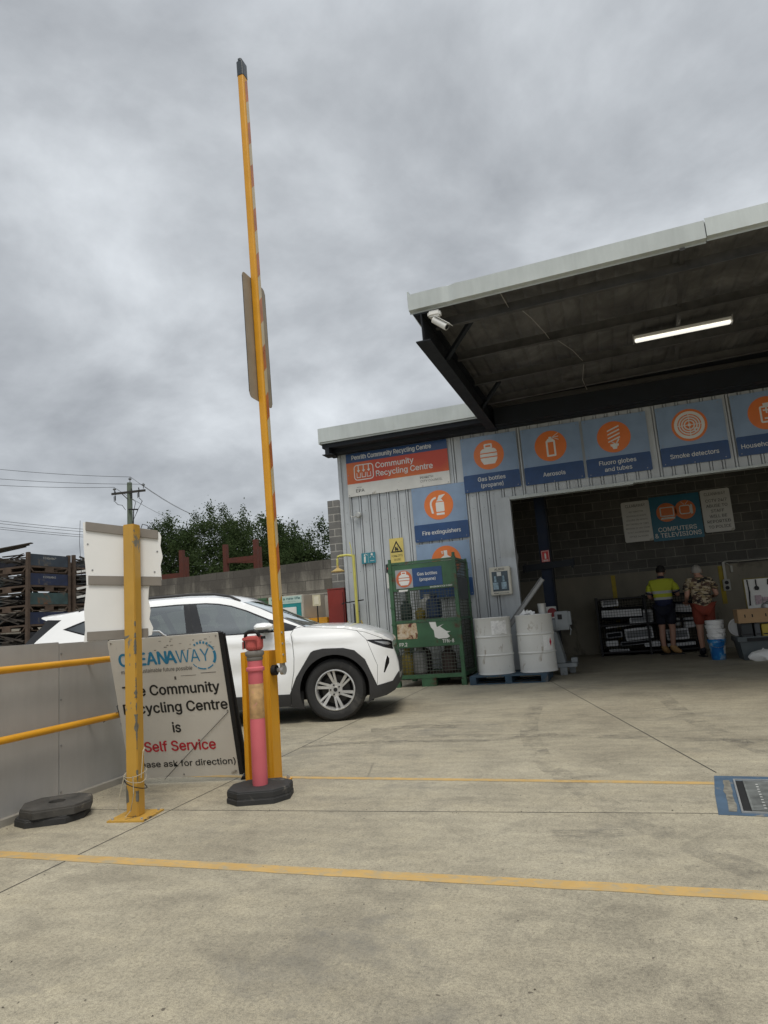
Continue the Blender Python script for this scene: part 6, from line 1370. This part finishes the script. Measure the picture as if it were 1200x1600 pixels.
# rusty racks beyond the wall
RR_ = pm('red_oxide_steel', (.085, .022, .013), .8, var=.25)
def rack(x, y, w_, z0, z1, lab):
    o = thing('steel_rack', lab, 'rack', (x, y, 0), 0, 'rusty red racks behind the block wall')
    for i, (a, b_) in enumerate(((0, 0), (w_, 0), (w_*.55, 1.1))):
        m = MB(); m.box(a-.07, a+.07, b_-.07, b_+.07, 0, z1-(.05 if b_ else 0)+(.05 if i == 1 else 0)); m.build('post', RR_, o)
    m = MB(); m.box(.071, w_-.071, -.05, .05, z0, z0+.16); m.bar((0, .07, z0+.08), (w_*.55, 1.03, z0+.08), .1, .12); m.build('crossbeam', RR_, o)
rack(-11.72, 19, 1.12, 3.30, 3.92, 'rusty red rack ends rising above the wall, right of centre of the trees'); rack(-14.75, 19, 1.35, 3.0, 3.86, 'rusty red rack ends above the wall beside the torn white board')
# trees ---------------------------------------------------------------
def leafmat():
    m, t, b = newmat('leaf_green'); at = t.nodes.new('ShaderNodeTexNoise'); t.links.new(tcoord(t), at.inputs[0]); at.inputs['Scale'].default_value = .9; at.inputs['Detail'].default_value = 6; at.inputs['Roughness'].default_value = .7
    c = ramp(t, at.outputs[0], [(.3, (.020, .034, .013)), (.5, (.042, .066, .024)), (.7, (.078, .108, .040))]); t.links.new(c, b.inputs['Base Color']); b.inputs['Roughness'].default_value = .85; b.inputs['Specular IOR Level'].default_value = .12
    tl = t.nodes.new('ShaderNodeBsdfTranslucent'); t.links.new(c, tl.inputs[0]); mxs = t.nodes.new('ShaderNodeMixShader'); mxs.inputs[0].default_value = .4
    o_ = t.nodes['Material Output']; t.links.new(b.outputs[0], mxs.inputs[1]); t.links.new(tl.outputs[0], mxs.inputs[2]); t.links.new(mxs.outputs[0], o_.inputs[0]); return m
LEAF = leafmat(); BARK = pm('bark', (.085, .07, .055), .9, var=.3, scale=8, bump=.4)
def tree(x, y, h, wd, lab, seed, nl=11000, low=.9):
    o = thing('leafy_tree', lab, 'tree', (x, y, 0), 0, 'trees behind the block wall'); rn = random.Random(seed); tips = []; br = MB()
    def grow(p, d, L_, r, depth):
        pts = [p]; rr = [r]; q = p.copy()
        for i in range(4):
            d = (d+Vector((rn.gauss(0, .14), rn.gauss(0, .14), rn.gauss(.03, .06)))).normalized(); q = q+d*L_/4; pts.append(q.copy()); rr.append(r*(1-.12*(i+1)))
            if depth > 0 and i >= 1:
                for _ in range(2 if depth < 3 else 1):
                    a = rn.uniform(0, 2*PI); sd = Vector((math.cos(a), math.sin(a), rn.uniform(.0, .6))).normalized(); nd = (d*.5+sd*.9).normalized(); grow(q, nd, L_*rn.uniform(.5, .72), rr[-1]*.6, depth-1)
            if depth <= 1: tips.append((q.copy(), d.copy()))
        br.path(pts, rr, 6)
    for k in range(4 if wd > 4 else 2):
        a = 2*PI*k/4+rn.random(); lean = .55*wd/h
        grow(Vector((math.cos(a)*.2, math.sin(a)*.2, .0)), Vector((math.cos(a)*lean, math.sin(a)*lean*.7, 1)).normalized(), h*.40, .16, 3)
    br.build('trunk', BARK, o, smooth=True)
    me_v = []; me_f = []
    cz_ = h*.60; rx = wd/2; rz_ = h-cz_
    tips = [t_[0] for t_ in tips if t_[0].z > low]
    cl = []; tuft = []
    while len(cl) < int(22*wd):
        v_ = Vector((rn.gauss(0, 1), rn.gauss(0, 1), rn.gauss(0, 1))).normalized()*rn.uniform(.45, .97)
        cl.append(Vector((v_.x*rx, v_.y*rx, cz_+v_.z*rz_*(1 if v_.z > 0 else 1.25))))
    for _ in range(int(5*wd)):
        v_ = Vector((rn.gauss(0, 1), rn.gauss(0, 1), abs(rn.gauss(0, 1)))).normalized(); k_ = rn.uniform(1.0, 1.13); t0 = Vector((v_.x*rx*k_, v_.y*rx*k_, cz_+v_.z*rz_*k_)); tuft.append(t0)
    i = 0
    for t0 in tuft:
        for _ in range(130):
            c = t0+Vector((rn.gauss(0, .12), rn.gauss(0, .12), rn.gauss(-.12, .2))); ax = Vector((rn.gauss(0, 1), rn.gauss(0, 1), rn.gauss(.2, .9))).normalized(); sd = ax.cross(Vector((rn.gauss(0, 1), rn.gauss(0, 1), rn.gauss(0, 1)))).normalized(); L_ = rn.uniform(.07, .14)
            k = len(me_v); me_v += [c, c+ax*L_*.5+sd*L_*.26, c+ax*L_, c+ax*L_*.5-sd*L_*.26]; me_f.append((k, k+1, k+2, k+3))
    while i < nl:
        c0 = rn.choice(tips) if rn.random() < .3 else rn.choice(cl)
        c = c0+Vector((rn.gauss(0, .26), rn.gauss(0, .26), rn.gauss(0, .20)))
        dz = (c.z-cz_)/(rz_ if c.z > cz_ else rz_*1.5); q_ = (c.x/rx)**2+(c.y/rx)**2+dz*dz
        if q_ > 1.0 and rn.random() < min(1, (q_-1)*5+.35): continue
        i += 1
        ax = Vector((rn.gauss(0, 1), rn.gauss(0, 1), rn.gauss(-.3, .8))).normalized(); sd = ax.cross(Vector((rn.gauss(0, 1), rn.gauss(0, 1), rn.gauss(0, 1)))).normalized(); L_ = rn.uniform(.07, .15); W2 = L_*.28
        k = len(me_v); me_v += [c, c+ax*L_*.5+sd*W2, c+ax*L_, c+ax*L_*.5-sd*W2]; me_f.append((k, k+1, k+2, k+3))
    m = MB(); m.v = me_v; m.f = me_f; cr = bpy.data.meshes.new('crown'); cr.from_pydata([tuple(v) for v in me_v], [], me_f); cr.materials.append(LEAF); c_ = bpy.data.objects.new('crown', cr); COL.objects.link(c_); c_.parent = o
tree(-18.3, 27.5, 7.15, 5.2, 'tallest leafy tree with rounded crown, behind the wall left of the boom gate', 3, 46000)
tree(-14.9, 27, 6.35, 4.3, 'middle leafy tree behind the wall, crossed by the boom gate', 8, 36000)
tree(-12.4, 26.5, 5.55, 3.4, 'rightmost leafy tree beside the block pillar', 12, 26000)
tree(-21.0, 28.5, 4.6, 2.2, 'small thin tree at the left end of the tree row, beside the white board', 21, 5000)
tree(-16.8, 31, 6.4, 4.4, 'leafy tree half hidden behind the two biggest crowns', 33, 16000)
tree(-18.6, 25.6, 3.9, 4.4, 'low bushy tree under the tallest crown', 44, 16000, .4); tree(-15.8, 25.3, 4.2, 4.2, 'low bushy tree in the gap above the red rack', 47, 16000, .4); tree(-12.8, 25.0, 3.9, 3.6, 'low bushy tree at the foot of the rightmost crown', 52, 14000, .4)
# utility pole and lines
s = thing('utility_pole', 'green-grey timber power pole with crossarm and insulators', 'utility pole', (-34.2, 42, 0))
PG = pm('treated_timber', (.10, .125, .095), .85, var=.25, scale=3, stretch=(4, 4, .3))
m = MB(); m.tube((0, 0, 0), (0, 0, 13.05), .27, .19, 14); m.build('pole', PG, s, smooth=True)
m = MB(); m.bar((-1.55, -.15, 12.33), (1.55, -.15, 12.22), .13, .16); m.bar((-.6, -.18, 12.25), (0, -.2, 11.7), .05); m.build('crossarm', pm('dark_timber', (.03, .028, .026), .85), s)
INS = pm('insulator_grey', (.10, .11, .12), .4)
for x in (-1.3, 1.4, .05):
    m = MB(); z0 = 12.38 if x != .05 else 13.05; m.lathe([(.03, 0), (.03, .2), (.11, .24), (.13, .30), (.09, .36), (.04, .42)], 10, Matrix.Translation((x, -.15 if x != .05 else 0, z0))); m.build('insulator', INS, s, smooth=True)
for x in (-1.2, .35, 1.0):
    m = MB(); m.tube((x, -.2, 12.15), (x+.05, -.25, 11.75), .05, n=8); m.tube((x-.12, -.2, 12.1), (x-.1, -.2, 11.7), .02, n=6); m.tube((x, -.2, 12.5), (x+.05, -.2, 12.2), .04, n=6); m.build('fuse', BLACK, s)
m = MB(); m.path([(-1.2, -.25, 11.7), (-.9, -.25, 11.4), (-.5, -.25, 11.3), (-.2, -.25, 10.9)], .022, 5); m.path([(.4, -.25, 11.7), (.75, -.25, 11.4), (.6, -.25, 10.9), (.5, -.25, 10.6)], .022, 5); m.path([(1.05, -.25, 11.7), (1.35, -.25, 11.4), (.9, -.25, 10.7), (.45, -.25, 9.9), (.4, -.25, 9.2)], .03, 5); m.tube((.55, -.25, 10.8), (.5, -.25, 9.5), .04, n=6); m.bar((.1, -.25, 10.9), (.9, -.25, 10.8), .1); m.build('jumper_cable', BLACK, s)
def wire(a, b_, sag, lab, grp, n=16):
    a = Vector(a); b_ = Vector(b_); m = MB(); pts = [a.lerp(b_, i/n)-Vector((0, 0, sag*4*(i/n)*(1-i/n))) for i in range(n+1)]
    m.path(pts, .016, 5); o = m.build('power_line', BLACK); tag(o, lab, 'power line', grp)
G1 = 'overhead lines at the utility pole'
def ext(a, p, k): a = Vector(a); p = Vector(p); return a+(p-a)*k
T0 = (-34.1, 42, 13.5); TL_ = (-35.55, 41.85, 12.85); TR2 = (-33.0, 41.85, 12.75)
wire(T0, ext(T0, (-42.847, 38, 15.1), 2.2), .5, 'topmost power line running left from the pole tip', G1)
wire(TR2, ext(TR2, (-42.832, 38, 14.35), 2.2), .5, 'middle power line running left from the pole crossarm', G1); wire(TL_, ext(TL_, (-42.819, 38, 13.75), 2.2), .4, 'lowest of the three power lines left of the crossarm', G1)
wire(T0, (-62, 100, 20.4), 1.2, 'topmost power line running right from the pole tip', G1); wire(TR2, (-60.4, 100, 20.0), 1.2, 'middle power line running right from the pole', G1); wire(TL_, (-64, 100, 19.5), 1.2, 'lowest of the three power lines right of the pole', G1)
for k, (z0, z1) in enumerate(((10.9, 9.15), (10.7, 8.95), (10.42, 8.72), (10.27, 8.55))):
    P0_ = Vector((-34.3, 42, z1)); A_ = ext(P0_, (-42.75, 38, z0), 2.2); wire(A_, P0_, .3, ('highest', 'second', 'third', 'lowest')[k]+' of the four lower service lines left of the pole', 'lower service lines')
    if k % 2: wire(P0_, (-60-k, 110, 17.5-k*.4), 1.0, ('', 'upper', '', 'lower')[k]+' service line running right toward the trees', 'lower service lines')
